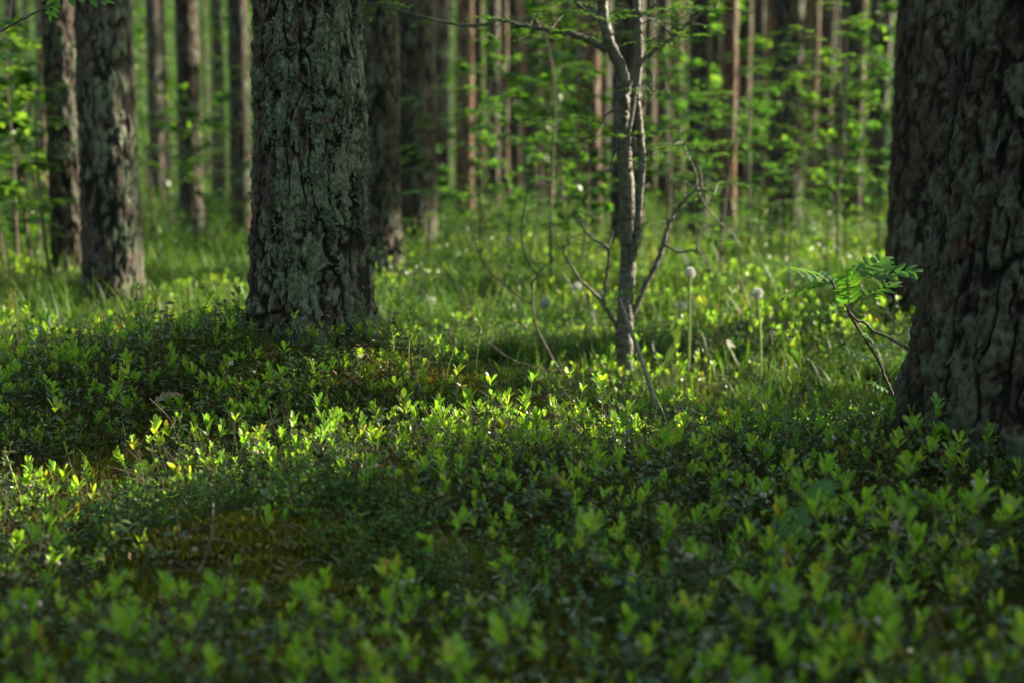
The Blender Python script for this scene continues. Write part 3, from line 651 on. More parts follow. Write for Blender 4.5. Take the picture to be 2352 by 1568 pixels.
COL_G = src_collection('grass', [grass_tuft(50+i, 12, .14, .03) for i in range(4)]+[grass_tuft(60+i, 26, .26, .07, .003) for i in range(3)])
def moss_patch(seed):
    rs = np.random.RandomState(seed); mb = MB(); n = 240
    b = np.stack([rs.normal(size=n)*.026, rs.normal(size=n)*.026, np.zeros(n)], -1); b[:, 2] = .014*np.exp(-(b[:, 0]**2+b[:, 1]**2)/.0010)-.004
    d = rv(rs, n)*.8+np.array([0, 0, 1.]); leaves(mb, b, d, rv(rs, n), .006+.008*rs.rand(n), .0030, 'mini', .1, .3, 0, tcol(rs, n))
    return mb.mesh('moss_patch', [M['moss']])
COL_M = src_collection('moss', [moss_patch(80+i) for i in range(4)])
def litter_patch(seed):
    rs = np.random.RandomState(seed); mb = MB(); n = 5
    b = np.stack([rs.normal(size=n)*.06, rs.normal(size=n)*.06, .006+rs.rand(n)*.01], -1)
    d = rv(rs, n)*np.array([1, 1, .3]); leaves(mb, b, d, np.array([0, 0, 1.])+rs.normal(size=(n, 3))*.3, .010+.018*rs.rand(n), .005+.007*rs.rand(n), 'obov', .3, .4, 0, tcol(rs, n))
    for k in range(6):
        c = np.array([rs.normal()*.06, rs.normal()*.06, .006]); a = rs.rand()*6.28; l = .02+.05*rs.rand()
        tube(mb, spline([c, c+(math.cos(a)*l*.5, math.sin(a)*l*.5, .006), c+(math.cos(a)*l, math.sin(a)*l, 0)], 4), .0011, 3, 1)
    return mb.mesh('litter_patch', [M['litter'], M['twig']])
COL_T = src_collection('litter', [litter_patch(90+i) for i in range(5)])
def under_clump(seed, n=170, r=.32, h=.28, lf=.035, mat='far'):
    rs = np.random.RandomState(seed); mb = MB()
    a = rs.rand(n)*6.28; q = r*np.sqrt(rs.rand(n)); zz = h*rs.rand(n)*np.clip(1.1-(q/r)**2, .25, 1)
    b = np.stack([np.cos(a)*q, np.sin(a)*q, zz], -1); d = rv(rs, n)+np.array([0, 0, .7])
    leaves(mb, b, d, np.array([0, 0, 1.])+rs.normal(size=(n, 3))*.6, lf*(.6+.8*rs.rand(n)), lf*.5, 'small', .2, .2, 0, tcol(rs, n))
    for k in range(22):
        c = np.array([rs.normal()*r*.5, rs.normal()*r*.5, 0]); H = h*(.4+.7*rs.rand()); aa = rs.rand()*6.28; t = np.linspace(0, 1, 4)
        p = c+np.stack([np.cos(aa)*.3*H*t**2, np.sin(aa)*.3*H*t**2, H*t], -1); s = np.array([-math.sin(aa), math.cos(aa), 0])*.0025*(1-.9*t)[:, None]
        mb.add(np.stack([p-s, p+s], 1).reshape(-1, 3), [[2*i, 2*i+1, 2*i+3, 2*i+2] for i in range(3)], 1, np.array([rs.rand(), 0, 0, 1]))
    return mb.mesh('undergrowth_clump', [M[mat], M['grass']])
COL_U = src_collection('undergrowth', [under_clump(120+i) for i in range(3)]+[under_clump(130+i, 90, .2, .45, .05) for i in range(3)])
TR = [(XM, YM, .17), (XR, YR, .2)]
def place(n, y0, y1, margin=.5, seed=1, power=1.):
    rs = np.random.RandomState(seed); out = []
    A = y1*y1-y0*y0; y = np.sqrt(y0*y0+A*rs.rand(n)); hw = .37*y+margin; x = (rs.rand(n)*2-1)*hw
    for (tx, ty, tr) in TR: 
        k = np.hypot(x-tx, y-ty) > tr; x, y = x[k], y[k]
    return x, y, rs
def bare(x, y):   # the mossy hummock and the hollow, where hardly a shoot grows
    a = np.exp(-(((x+.52)/.25)**2+((y-2.55)/.17)**2))+np.exp(-(((x+.42)/.2)**2+((y-2.24)/.1)**2))
    a += .35*np.exp(-(((x+1.0)/.25)**2+((y-3.15)/.18)**2))+.6*np.exp(-(((x+1.05)/.25)**2+((y-2.5)/.15)**2))+.5*np.exp(-(((x-.9)/.3)**2+((y-2.1)/.06)**2))
    return np.clip(a, 0, 1)
def tilt(rs, n, a=.18): return np.stack([rs.normal(size=n)*a, rs.normal(size=n)*a, rs.rand(n)*6.28], -1)
# near lingonberry
x, y, rs = place(13500, 1.35, 6.2, .25, 1)
dn = fbm(x*2.2, y*2.2, x*0, 31, 3); f = sst(.38, .62, dn)*.70+.18+.26*(y < 2.45)+.2*np.exp(-(((x+.9)/.5)**2+((y-3.0)/.3)**2))+.40*np.exp(-(((x-XM+.25)/.75)**2+((y-3.95)/.35)**2))-bare(x, y)*.72-.22*np.exp(-(((x+.22)/.22)**2+((y-3.72)/.16)**2))-.2*sst(4.3, 5.2, y)*(x > -.2)
k = rs.rand(len(x)) < f; x, y = x[k], y[k]; n = len(x)
sc = .55+.62*rs.rand(n); sc *= 1+.30*np.exp(-(((x-.85)/.65)**2+((y-1.9)/.6)**2))-.28*np.exp(-(((x-1.)/1.2)**2+((y-4.7)/.8)**2)); 
idx = rs.choice(14, n, p=[.085]*8+[.06]*4+[.04]*2)
bm = fbm(x*1.7+4, y*1.7, x*0, 44, 3)+.12*(rs.rand(n)-.5)+.06*sst(4.2, 5., y)-.3*np.exp(-(((x+.45)/.6)**2+((y-3.12)/.28)**2)); idx = np.where(bm > .56, 14+rs.randint(0, 5, n), idx)
scatter('lingonberry_cover', 'low lingonberry shoots with glossy dark leaves and bright young tips covering the ground', COL_L, np.stack([x, y, gz(x, y)-.012], -1), tilt(rs, n), sc, idx)
print('lingon', n)
# lingonberry farther off
x, y, rs = place(17000, 5.6, 13, .6, 2)
dn = fbm(x*1.2, y*1.2, x*0, 33, 3); k = rs.rand(len(x)) < (dn*1.9-.25); x, y = x[k], y[k]; n = len(x)
scatter('bilberry_cover', 'blurred knee-low berry shrubs behind the mound', COL_L, np.stack([x, y, gz(x, y)-.01], -1), tilt(rs, n), .85+.4*rs.rand(n), np.where(fbm(x*.9, y*.9, x*0, 45, 3) > .5, 14+rs.randint(0, 5, n), rs.randint(0, 12, n)))
# grass
x, y, rs = place(10500, 1.4, 13, .5, 3)
dn = fbm(x*1.5, y*1.5, x*0, 35, 2); f = .12+.85*sst(4.2, 5.0, y)*(1-.55*sst(5.4, 6.2, y))*dn+.2*(y < 2.4)*dn+.8*np.exp(-(((x-1.)/1.1)**2+((y-4.6)/.7)**2))
k = rs.rand(len(x)) < f; x, y = x[k], y[k]; n = len(x)
scatter('grass_cover', 'fine grass growing thinly among the low shrubs', COL_G, np.stack([x, y, gz(x, y)-.005], -1), tilt(rs, n, .15), .6+.6*rs.rand(n), np.where(y > 6, rs.randint(0, 7, n), rs.randint(0, 4, n)), 'grass')
x, y, rs = place(20000, 1.35, 5.0, .1, 4)
f = .55+bare(x, y)+.4*(fbm(x*3, y*3, x*0, 36, 2)-.4); k = rs.rand(len(x)) < f; x, y = x[k], y[k]; n = len(x)
scatter('moss_cover', 'olive and ochre moss cushions on the bare humps', COL_M, np.stack([x, y, gz(x, y)+.002], -1), tilt(rs, n, .2), .6+1.1*rs.rand(n)**2, rs.randint(0, 4, n), 'moss')
x, y, rs = place(9000, 1.4, 5.0, .1, 6); k = rs.rand(len(x)) < .3+bare(x, y)*.7+.6*np.exp(-(((x+.22)/.25)**2+((y-3.72)/.2)**2)); x, y = x[k], y[k]; n = len(x)
scatter('leaf_litter', 'scattered brown leaf scraps and short twigs lying under the shoots', COL_T, np.stack([x, y, gz(x, y)+.004], -1), tilt(rs, n, .1), .7+.6*rs.rand(n), rs.randint(0, 5, n), 'litter')
# undergrowth from 8 m to 80 m
x, y, rs = place(9500, 8, 75, 3, 7); k = rs.rand(len(x)) < np.clip(25/y, .35, 1); x, y = x[k], y[k]; n = len(x)
dn = fbm(x*.35, y*.35, x*0, 37, 3)
scatter('undergrowth', 'blurred sunlit undergrowth of grass and berry shrubs receding between the trunks', COL_U, np.stack([x, y, gz(x, y)-.02], -1), tilt(rs, n, .1), (.45+.5*rs.rand(n))*(.55+.9*dn)*(1+.012*y), rs.randint(0, 6, n), 'undergrowth')

# ------------------------------------------------------------------ far wood
mb = MB(); rs = np.random.RandomState(9)
nk, k = 2600, 26
fy = 50+40*rs.rand(nk); fx = (rs.rand(nk)*2-1)*(.40*fy+6); fz = np.where(fx > -.03*fy, 10.5*rs.rand(nk)**1.7, 10.5*rs.rand(nk)**1.0)+gz(fx, fy); fs = .5+.9*rs.rand(nk)
q = rv(rs, nk*k)*(rs.rand(nk*k, 1)**.4)*np.repeat(fs, k)[:, None]*np.array([1.1, 1.1, .7])+np.repeat(np.stack([fx, fy, fz], -1), k, 0)
q = q[~blocks(q, .1)]; n = len(q)
leaves(mb, q, rv(rs, n)*np.array([1, 1, .5]), np.array([0, 0, 1.])+.7*rs.normal(size=(n, 3)), .28, .17, 'mini', .2, .2, 0, tcol(rs, n))
tag(mb.build('far_wood', M['far']), 'far-off mass of green leaves closing the view behind the last trunks', 'woodland', kind='stuff')

# ------------------------------------------------------------------ saplings of the understorey
def pinnate(mb, base, dirn, up, L, npair=6, lw=(.032, .011), mat=0, seed=0, kind='small', stemmat=None, droop=.25):
    rs = np.random.RandomState(seed)
    d = np.asarray(dirn, float); d /= np.linalg.norm(d); up = np.asarray(up, float); s = np.cross(d, up); s /= np.linalg.norm(s)+1e-9; up = np.cross(s, d)
    t = np.linspace(.22, .97, npair); path = lambda tt: base+d*L*tt-np.array([0, 0, 1.])*droop*L*tt*tt
    bs, ds = [], []
    for i, tt in enumerate(t):
        for sg in (-1, 1):
            bs.append(path(tt)); ds.append(s*sg+d*(.45+.15*rs.rand())+up*(.12+.1*rs.normal()))
    bs.append(path(1.)); ds.append(d-np.array([0, 0, droop]))
    n = len(bs); sz = np.append(np.repeat(1-.55*np.abs(t-.55)**1.3, 2), .95)
    leaves(mb, np.array(bs), np.array(ds), up, lw[0]*sz*(.9+.2*rs.rand(n)), lw[1]*sz, kind, .25, .18, mat, tcol(rs, n))
    if stemmat is not None: tube(mb, np.array([path(q) for q in np.linspace(0, 1, 6)]), np.linspace(.0012, .0006, 6), 4, stemmat)
def sapling(seed, H=2.6, nb=12, kind='rowan'):
    """returns stem mesh, foliage mesh"""
    rs = np.random.RandomState(seed); ms, mf = MB(), MB()
    path = spline([(0, 0, -.05), (rs.normal()*.05, rs.normal()*.05, H*.35), (rs.normal()*.12, rs.normal()*.12, H*.7), (rs.normal()*.18, rs.normal()*.18, H)], 20)
    tube(ms, path, np.linspace(.006+.0045*H, .003, 20), 6)
    for b in range(nb):
        t = .22+.76*(b+rs.rand()*.6)/nb; p0 = path[int(min(19, t*19))]; a = b*2.4+rs.rand(); L = (.25+.4*rs.rand())*(1.15-t*.6)*H/2.6
        el = R(8)+R(35)*rs.rand()
        d = np.array([math.cos(a)*math.cos(el), math.sin(a)*math.cos(el), math.sin(el)])
        pb = spline([p0, p0+d*L*.5+(0, 0, .02), p0+d*L-(0, 0, .04)], 6); tube(ms, pb, np.linspace(.004, .0015, 6), 4)
        for c in range(6):
            q = pb[min(5, 1+c)]; sd = (-1)**c; dd = d*(.5+.5*rs.rand())+np.cross(d, [0, 0, 1])*sd*(.9 if c < 5 else 0)+rs.normal(size=3)*.12; dd[2] = dd[2]*.3+.05
            if kind == 'rowan': pinnate(mf, q, dd, (0, 0, 1), .15+.05*rs.rand(), 5, (.055, .021), 0, rs.randint(99999), 'small')
            else:
                n = 4; bb = q+rs.normal(size=(n, 3))*.02
                leaves(mf, bb, dd+rs.normal(size=(n, 3))*.6*np.array([1, 1, .4]), np.array([0, 0, 1.])+.3*rs.normal(size=(n, 3)), .09+.05*rs.rand(n), .07+.03*rs.rand(n), 'small', .15, .25, 0, tcol(rs, n))
    return ms.mesh('stem', [M['twig']]), mf.mesh('foliage', [M['sap']])
SAP = [sapling(201, 2.4, 12), sapling(202, 1.7, 10), sapling(203, 2.8, 14, 'broad'), sapling(204, 1.2, 8, 'broad'), sapling(205, 3.4, 18), sapling(206, 3.2, 18, 'broad')]
def put_sapling(u, d, v, s, label, rz=0, group=None, name='sapling'):
    """variant v, scaled s, standing on the ground at image column u and distance d"""
    p = P(u, 500, d); x = p[0]; zb = gz1(x, d)
    e = empty(name, (x, d, zb), label, 'sapling', group, rz); e.scale = (s, s, s)
    for nm, me in zip(('stem', 'foliage'), SAP[v]):
        o = bpy.data.objects.new(nm, me); COL.objects.link(o); o.parent = e
    return e
for u, d, v, s, lb in [
    (35, 9.2, 4, .62, 'sunlit yellow-green leafy sapling at the left edge'),
    (1120, 10.5, 5, .42, 'leafy bush-like sapling just left of the centre, in front of the slim red-brown trunk'),
    (1300, 10.0, 2, .50, 'bushy sapling hiding the foot of the reddish-brown trunk'),
    (1610, 11.0, 5, .42, 'bushy sapling at the foot of the slim dark trunk right of the rowan'),
    (1745, 11.5, 2, .50, 'leafy sapling hiding the floor left of the broad dark trunk'),
    (1950, 10.5, 5, .45, 'leafy sapling before the last dark background trunk'),
    (470, 11.0, 2, .42, 'low leafy sapling between the straight dark trunk and the one glowing in the sun'),
    (12, 8.7, 5, .50, 'broad-leaved yellow-green sapling cut by the left edge'),
    (72, 9.6, 3, 1.35, 'low broad-leaved sapling glowing between the left edge and the knobbly dark trunk'),
    (80, 9.8, 2, .62, 'thin sapling between the left edge and the knobbly dark trunk'),
    (-30, 8.0, 5, .55, 'sapling at the far left edge, mostly outside the picture'),
    (118, 7.8, 1, .85, 'sapling with dark green sprays in front of the two left-hand trunks'),
    (345, 12.5, 0, .75, 'sapling right of the wide greyish trunk, below the thin dark trunk'),
    (445, 11, 1, .72, 'sapling with layered sprays before the straight dark trunk in the left gap'),
    (540, 13, 0, .72, 'leafy sapling at the foot of the trunk glowing in the sun'),
    (395, 15, 2, .6, 'low bushy sapling in the sunny left clearing'),
    (975, 9.0, 1, .80, 'sapling in front of the dark trunk with the sunlit rim'),
    (1105, 9.5, 4, .50, 'yellow-green sapling left of the centre under the long bare branch'),
    (1165, 11, 2, .62, 'sapling with lit leaves in front of the thin orange trunks'),
    (1265, 8.0, 4, .50, 'tall dark-leaved sapling left of the crooked rowan tree'),
    (1330, 9.0, 5, .48, 'broad-leaved sapling just left behind the crooked rowan tree'),
    (1215, 7.4, 1, .42, 'low sapling on the sunny floor below the long bare branch'),
    (1530, 9.5, 0, .70, 'sapling just right behind the crooked rowan tree'),
    (1560, 12, 5, .55, 'green bushy sapling left of the slim dark trunk at right'),
    (1655, 9.0, 1, .82, 'sapling with bright sprays before the leaning reddish trunk'),
    (1725, 10, 0, .66, 'sapling between the leaning reddish trunk and the broad dark one'),
    (1700, 7.0, 1, .42, 'low sapling on the floor below the leaning reddish trunk'),
    (1800, 10.5, 4, .52, 'sapling with sprays crossing the broad dark trunk'),
    (1860, 12.5, 5, .55, 'bushy sapling at the right foot of the broad dark trunk'),
    (1925, 9.0, 4, .56, 'thin-stemmed tall sapling left of the last dark background trunk'),
    (1985, 13, 5, .62, 'yellow-green bush in the gap beside the right-hand big trunks'),
    (2015, 11, 2, .70, 'sapling right against the right-hand big trunks'),
    (1830, 6.6, 1, .46, 'low fern-like sapling left of the small rowan by the right trunk'),
    (1900, 8.6, 0, .42, 'low sapling with narrow leaflets farther behind the small rowan'),
    (2150, 8.5, 4, .6, 'sapling hidden behind the right-hand big trunks'),
    (1380, 14, 3, .9, 'low bush between the reddish-brown trunk and the crooked rowan'),
    (1010, 16, 3, .9, 'small bush on the bright floor right of the dark trunk with the sunlit rim'),
    (250, 14, 5, .7, 'bushy sapling behind the two left-hand trunks')]:
    put_sapling(u, d, v, s, lb, rz=(u*.37) % 6.28)
rs = np.random.RandomState(12)
for i in range(42):
    d = 17+26*rs.rand(); u = -60+2480*rs.rand()
    put_sapling(u, d, rs.choice([0, 2, 4, 5]), .8+.9*rs.rand(), 'far sapling blurred into green haze deep between the pines', rs.rand()*6.28, 'far saplings deep between the pines')

for i, (u, d, s_, lb) in enumerate([(925, 7.6, .9, 'low dark bush at the foot of the mossy trunk right of the lichened one'), (1040, 8.4, 1.1, 'dark bush in the shade left of the bare branches'), (1115, 9.6, .9, 'small dark bush behind the bare branches'),
                                  (1870, 9.0, 1.0, 'dark bush in the shade behind the small rowan'), (30, 9.5, 1.3, 'dark bush in the shade at the left edge'), (1790, 11.5, 1.2, 'dark bush round the foot of the broad dark trunk'), (2000, 6.0, .6, 'dark bush at the foot of the trunk just behind the big right-hand one')]):
    p = P(u, 600, d); me = under_clump(900+i, 420, .42, .42, .028, 'old')
    o = bpy.data.objects.new('bush', me); COL.objects.link(o); o.location = (p[0], d, gz1(p[0], d)-.02); o.scale = (s_, s_, s_); tag(o, lb, 'bush')
# ------------------------------------------------------------------ the crooked rowan tree
def path_px(pts, d): return [P(u, v, d if len(q) < 1 else q[0]) for (u, v, *q) in pts]
def branch(mb, pts, d, r0, r1, n=None, seg=8, mat=0, rough=.15, seed=0):
    w3 = spline(path_px(pts, d), n or max(8, 6*len(pts))); m = len(w3)
    rs = np.random.RandomState(seed+abs(int(pts[0][0]))); w3 = w3+rs.normal(size=w3.shape)*r0*(.06 if seg > 8 else .16)
    tube(mb, w3, np.linspace(r0, r1, m), seg, mat, None, rough, seed); return w3
def leafbunch(mb, p, rs, n=3, L=.13, mat=1, up=(0, 0, 1)):
    for k in range(n):
        a = rs.rand()*6.28; pinnate(mb, p, (math.cos(a), math.sin(a), .25*rs.rand()), up, L*(.8+.4*rs.rand()), 5, (.034, .012), mat, rs.randint(99999), 'small', 2)
D = 5.1; bz = G(1437, 900)
D = bz[1]; base = np.array([bz[0], D, gz1(bz[0], D)])
rt = empty('rowan_tree', base, 'crooked multi-stemmed rowan with pale smooth bark standing in the middle', 'tree')
o0 = np.array([base[0], base[1], base[2]])
px = D/FPX
mbt = MB()
branch(mbt, [(1437, 915), (1437, 840), (1434, 760), (1438, 680), (1443, 600), (1442, 520), (1440, 440), (1434, 360), (1430, 290), (1430, 230), (1436, 185)], D, 19.5*px, 16*px, 70, 20, seed=1)
branch(mbt, [(1436, 200), (1422, 150), (1400, 100), (1388, 50), (1384, 0), (1380, -60), (1372, -200)], D, 15*px, 11*px, 40, 14, seed=2)
branch(mbt, [(1452, 600, D-.03), (1463, 520, D-.05), (1471, 430, D-.06), (1474, 350, D-.05), (1468, 280, D-.04), (1462, 220, D-.03), (1468, 140, D), (1466, 60, D), (1462, 0, D), (1458, -200, D)], D, 8*px, 9*px, 60, 12, seed=3)
branch(mbt, [(1447, 560, D-.06), (1444, 480, D-.07), (1438, 410, D-.07), (1441, 330, D-.07), (1452, 260, D-.06), (1460, 200, D-.04)], D, 6*px, 5*px, 40, 10, seed=4)
o = mbt.build('trunk', M['rowanbark'], rt); o.matrix_parent_inverse = rt.matrix_world.inverted(); o.location = -base
BR = [([(1396, 118), (1350, 92), (1300, 74), (1240, 66), (1190, 58), (1150, 46)], 9, 6),
      ([(1150, 46), (1100, 58), (1040, 55), (960, 36), (900, 20), (845, 8)], 4.5, 2.5),
      ([(1470, 150), (1500, 118), (1545, 88), (1590, 46), (1620, 30), (1652, 18)], 7, 4),
      ([(1455, 720), (1485, 650), (1510, 600), (1528, 545), (1540, 505), (1572, 462), (1602, 436), (1640, 446)], 9, 4.5),
      ([(1602, 436), (1618, 470), (1660, 520), (1700, 560)], 3, 2), ([(1602, 436), (1595, 390), (1570, 340), (1560, 305)], 3, 2),
      ([(1524, 560), (1560, 580), (1600, 575), (1625, 610), (1640, 670)], 4, 1.5),
      ([(1425, 770), (1400, 720), (1370, 680), (1330, 640), (1300, 590), (1290, 565)], 6, 3.5),
      ([(1385, 705), (1392, 640), (1396, 572), (1355, 545), (1330, 510), (1315, 480)], 4.5, 3),
      ([(1432, 250), (1395, 262), (1372, 300), (1350, 345)], 4, 2), ([(1440, 330), (1410, 350), (1400, 400)], 4, 2), ([(1470, 250), (1495, 225), (1500, 190)], 4, 2),
      ([(1384, 40), (1340, 20), (1300, -20), (1240, -60)], 5, 3), ([(1466, 40), (1520, 0), (1600, -80)], 5, 3)]
for i, (pp, a, b) in enumerate(BR):
    m_ = MB(); rs = np.random.RandomState(900+i); w3 = branch(m_, pp, D, a*px*.85, b*px*.55, None, 8, seed=10+i)
    rs = np.random.RandomState(400+i)
    for q in range(3+len(w3)//8):
        k_ = rs.randint(len(w3)//3, len(w3)); dv = rs.normal(size=3)*np.array([.06, .04, .05])+np.array([0, 0, .03]); tube(m_, spline([w3[k_], w3[k_]+dv*.5+rs.normal(size=3)*.006, w3[k_]+dv], 6), np.linspace(.0022, .0009, 6), 5)
    o = m_.build('branch', [M['rowanbark']], rt); o.location = -base
    tips = {1: 5, 2: 4, 0: 2, 4: 2, 5: 3, 3: 1, 7: 1, 9: 3, 12: 5, 13: 4}.get(i, 0)
    if tips:
        mf = MB()
        for k in range(tips):
            leafbunch(mf, w3[-1 if k == 0 else rs.randint(len(w3)//3, len(w3))], rs, 2, .14, 0)
        mf2 = mf.build('foliage', [M['sap'], M['sap'], M['twig']], rt); mf2.location = -base
rs = np.random.RandomState(515)
for i, (u_, v_) in enumerate([(1400, 110), (1360, 85), (1470, 160), (1480, 100), (1545, 85), (1590, 50), (1478, 240), (1476, 330), (1425, 300), (1432, 400), (1468, 60), (1386, 40), (1300, 75), (1240, 66), (1602, 436), (1585, 345), (1640, 446)]):
    p0 = P(u_, v_, D); a = rs.rand()*6.28; L_ = .12+.16*rs.rand(); dv = np.array([math.cos(a), math.sin(a)*.8, .35*rs.rand()])*L_
    m_ = MB(); w3 = spline([p0, p0+dv*.5+(0, 0, .02), p0+dv], 8); tube(m_, w3, np.linspace(.003, .0014, 8), 5)
    o = m_.build('twig', [M['rowanbark']], rt); o.location = -base
    mf = MB(); leafbunch(mf, w3[-1], rs, 3, .13, 0); leafbunch(mf, w3[4], rs, 1, .12, 0)
    o = mf.build('foliage', [M['sap'], M['sap'], M['twig']], rt); o.location = -base
# thin bare branches arching from the ground left of the rowan
DB = 4.9
e0 = G(1370, 900); eb = np.array([e0[0], e0[1], gz1(e0[0], e0[1])])
fb = empty('bare_branch', eb, 'forked bare branch arching up from the ground left of the rowan tree', 'branch')
m_ = MB(); dd = e0[1]
for i, (pp, a, b) in enumerate([([(1372, 897), (1330, 880), (1285, 850), (1260, 805), (1235, 760), (1222, 700)], 3.0, 2.4), ([(1222, 700), (1180, 672), (1130, 630), (1100, 585), (1088, 540)], 2.4, 1.2),
                                ([(1222, 700), (1224, 650), (1232, 632), (1205, 585), (1198, 520), (1210, 440), (1202, 380)], 2.6, 1.2), ([(1290, 856), (1225, 842), (1170, 822), (1120, 785)], 3, 1.6),
                                ([(1232, 632), (1250, 615), (1262, 605)], 2.5, 1.2)]):
    branch(m_, pp, dd, a*px, b*px, None, 6, seed=30+i)
o = m_.build('twigs', [M['twig']], fb); o.location = -eb
e1 = G(1092, 800); e1 = np.array([P(1092, 760, e1[1])[0], e1[1], gz1(e1[0], e1[1])])
m_ = MB(); branch(m_, [(1100, 800), (1085, 728), (1060, 690), (1040, 648), (1018, 615), (998, 588)], e1[1], 4*px, 2*px, None, 6, seed=40)
o = m_.build('bare_twig', [M['twig']]); tag(o, 'thin bare twig leaning left behind the seed-headed grasses', 'twig')
m_ = MB(); dd = 4.25
w3 = branch(m_, [(1532, 1015), (1522, 975), (1502, 915), (1488, 868), (1465, 800), (1442, 742), (1428, 700), (1424, 690)], dd, 5.2*px, 3.4*px, 40, 8, seed=41)
branch(m_, [(1432, 714), (1446, 690), (1449, 675)], dd, 2.8*px, 2.0*px, None, 6, seed=42)
mf = MB(); rs = np.random.RandomState(31)
for k in range(3): pinnate(mf, w3[-1]+np.array([.01*k, 0, .02]), (.8-k*.7, -.2, .2), (0, -.6, 1), .06, 4, (.016, .007), 0, 50+k, 'small', 0)
bb = w3[0].copy(); bb[2] = gz1(bb[0], bb[1])
es = empty('rowan_seedling', bb, 'slanting slim stem with a tiny leaf tuft in front of the rowan tree', 'seedling')
for nm, mm, mt in (('stem', m_, M['twiglight']), ('foliage', mf, M['rowan'])):
    o = mm.build(nm, [mt], es); o.location = -bb

# ------------------------------------------------------------------ small rowan by the right trunk
D = 3.65; px = D/FPX
w0 = P(2060, 930, D); bb = np.array([w0[0], D, gz1(w0[0], D)])
er = empty('rowan_seedling', bb, 'small rowan with toothed feathery leaves reaching out from behind the right-edge trunk', 'seedling')
m_ = MB()
branch(m_, [(2066, 960), (2049, 905), (2035, 868), (2020, 832), (1998, 795), (1975, 760), (1955, 730), (1948, 712)], D, 3.6*px, 2.8*px, 40, 8, seed=51)
branch(m_, [(2120, 812), (2068, 790), (2040, 776), (2008, 762), (1985, 742), (1966, 735), (1948, 712), (1938, 690), (1922, 668), (1910, 648), (1898, 638)], D, 3.4*px, 2.2*px, 50, 8, seed=52)
o = m_.build('stem', [M['twig']], er); o.location = -bb
def rl(mb, u0, v0, u1, v1, npair, lw, seed, du=0., up=(0, -.75, 1), D=D, mat=0, droop=.1):
    a = P(u0, v0, D); b = P(u1, v1, D+du); b = b+(0, 0, droop*np.linalg.norm(b-a))
    pinnate(mb, a, b-a, up, np.linalg.norm(b-a), npair, lw, mat, seed, 'leaflet', 1, droop)
for i, (a, b, c, e, n_, l_, w_, du, up) in enumerate([
    (1908, 645, 1836, 628, 4, .046, .018, -.05, (0, -.38, 1)), (1905, 640, 1812, 676, 7, .030, .010, .03, (0, -.22, 1)), (1925, 668, 1965, 618, 4, .040, .014, -.04, (0, -.28, 1)),
    (1940, 645, 2026, 600, 6, .040, .015, .05, (.1, -.3, 1)), (1958, 700, 2050, 655, 7, .030, .012, .06, (0, -.25, 1)), (1950, 712, 1948, 640, 6, .036, .013, -.05, (0, -.8, .6)),
    (1948, 715, 1858, 728, 6, .034, .011, .05, (0, -.22, 1)), (1990, 640, 2086, 626, 4, .052, .021, -.03, (0, -.28, 1)), (2020, 832, 1950, 808, 5, .028, .010, -.02, (0, -.28, 1)),
    (1985, 790, 2040, 800, 5, .024, .009, .03, (0, -.28, 1)), (2045, 900, 2005, 882, 4, .022, .009, -.02, (0, -.28, 1)), (1975, 765, 1992, 775, 3, .02, .008, 0, (0, -.28, 1)), (1925, 665, 1880, 640, 4, .040, .014, .04, (0, -.6, 1))]):
    m_ = MB(); rl(m_, a, b, c, e, n_, (l_*1.2, w_*1.2), 600+i, du, up); o = m_.build('leaf', [M['rowan'], M['twig']], er); o.location = -bb
# rowan twig reaching in at the top left corner
D = 4.0; px = D/FPX; c0 = P(-60, 100, D)
ew = empty('rowan_twig', c0, 'rowan twig with round leaflets reaching into the top left corner', 'branch')
m_ = MB(); branch(m_, [(-120, 130), (-60, 100), (0, 72), (45, 48), (90, 25), (130, 4), (160, -30)], D, 3.4*px, 2.*px, 40, 8, seed=55)
o = m_.build('stem', [M['twig']], ew); o.location = -c0
for i, (a, b, c, e, n_, l_, w_) in enumerate([(140, 0, 238, 4, 4, .036, .018), (120, -10, 205, -35, 5, .036, .016), (125, -5, 118, 28, 3, .03, .014), (60, -10, 130, -5, 4, .035, .015), (-40, 140, 20, 132, 3, .03, .012)]):
    m_ = MB(); rl(m_, a, b, c, e, n_, (l_, w_), 650+i, 0, (0, -.7, 1), D=D); o = m_.build('leaf', [M['rowan'], M['twig']], ew); o.location = -c0

# ------------------------------------------------------------------ seed-headed grasses
def sp(x_, y_): return x_/1.7415, y_/1.7415
def stalk(pts, d, head, label, seed, r=.00075, group='seed-headed grass stalks on the mound'):
    """pts source px from the ground up; head = share of the length that carries spikelets"""
    w3 = spline([P(*sp(*p), d) for p in pts], 30); b = w3[0].copy(); zg = gz1(b[0], b[1]); b[2] = zg
    if w3[0][2] > zg: w3 = np.vstack([b-(0, 0, .01), w3])
    n = len(w3); e = empty('grass_stalk', b, label, 'grass', group)
    mb = MB(); tube(mb, w3, np.linspace(r*1.25, r*.7, n), 6, 0); o = mb.build('stem', [M['stalk']], e); o.location = -b
    if head:
        rs = np.random.RandomState(seed); mh = MB(); k = int(40*head/.35); k0 = 1-head
        t = k0+(1-k0)*np.sort(rs.rand(k)); q = w3[np.clip((t*(n-1)).astype(int), 0, n-1)]; q = q+(w3[np.clip((t*(n-1)).astype(int)+1, 0, n-1)]-q)*((t*(n-1)) % 1)[:, None]
        tg = w3[-1]-w3[n//2]; tg = tg/np.linalg.norm(tg)
        leaves(mh, q, tg+.38*rs.normal(size=(k, 3)), rv(rs, k), .010+.006*rs.rand(k), .0034, 'mini', .4, .05, 0, tcol(rs, k))
        o = mh.build('seed_head', [M['old']], e); o.location = -b
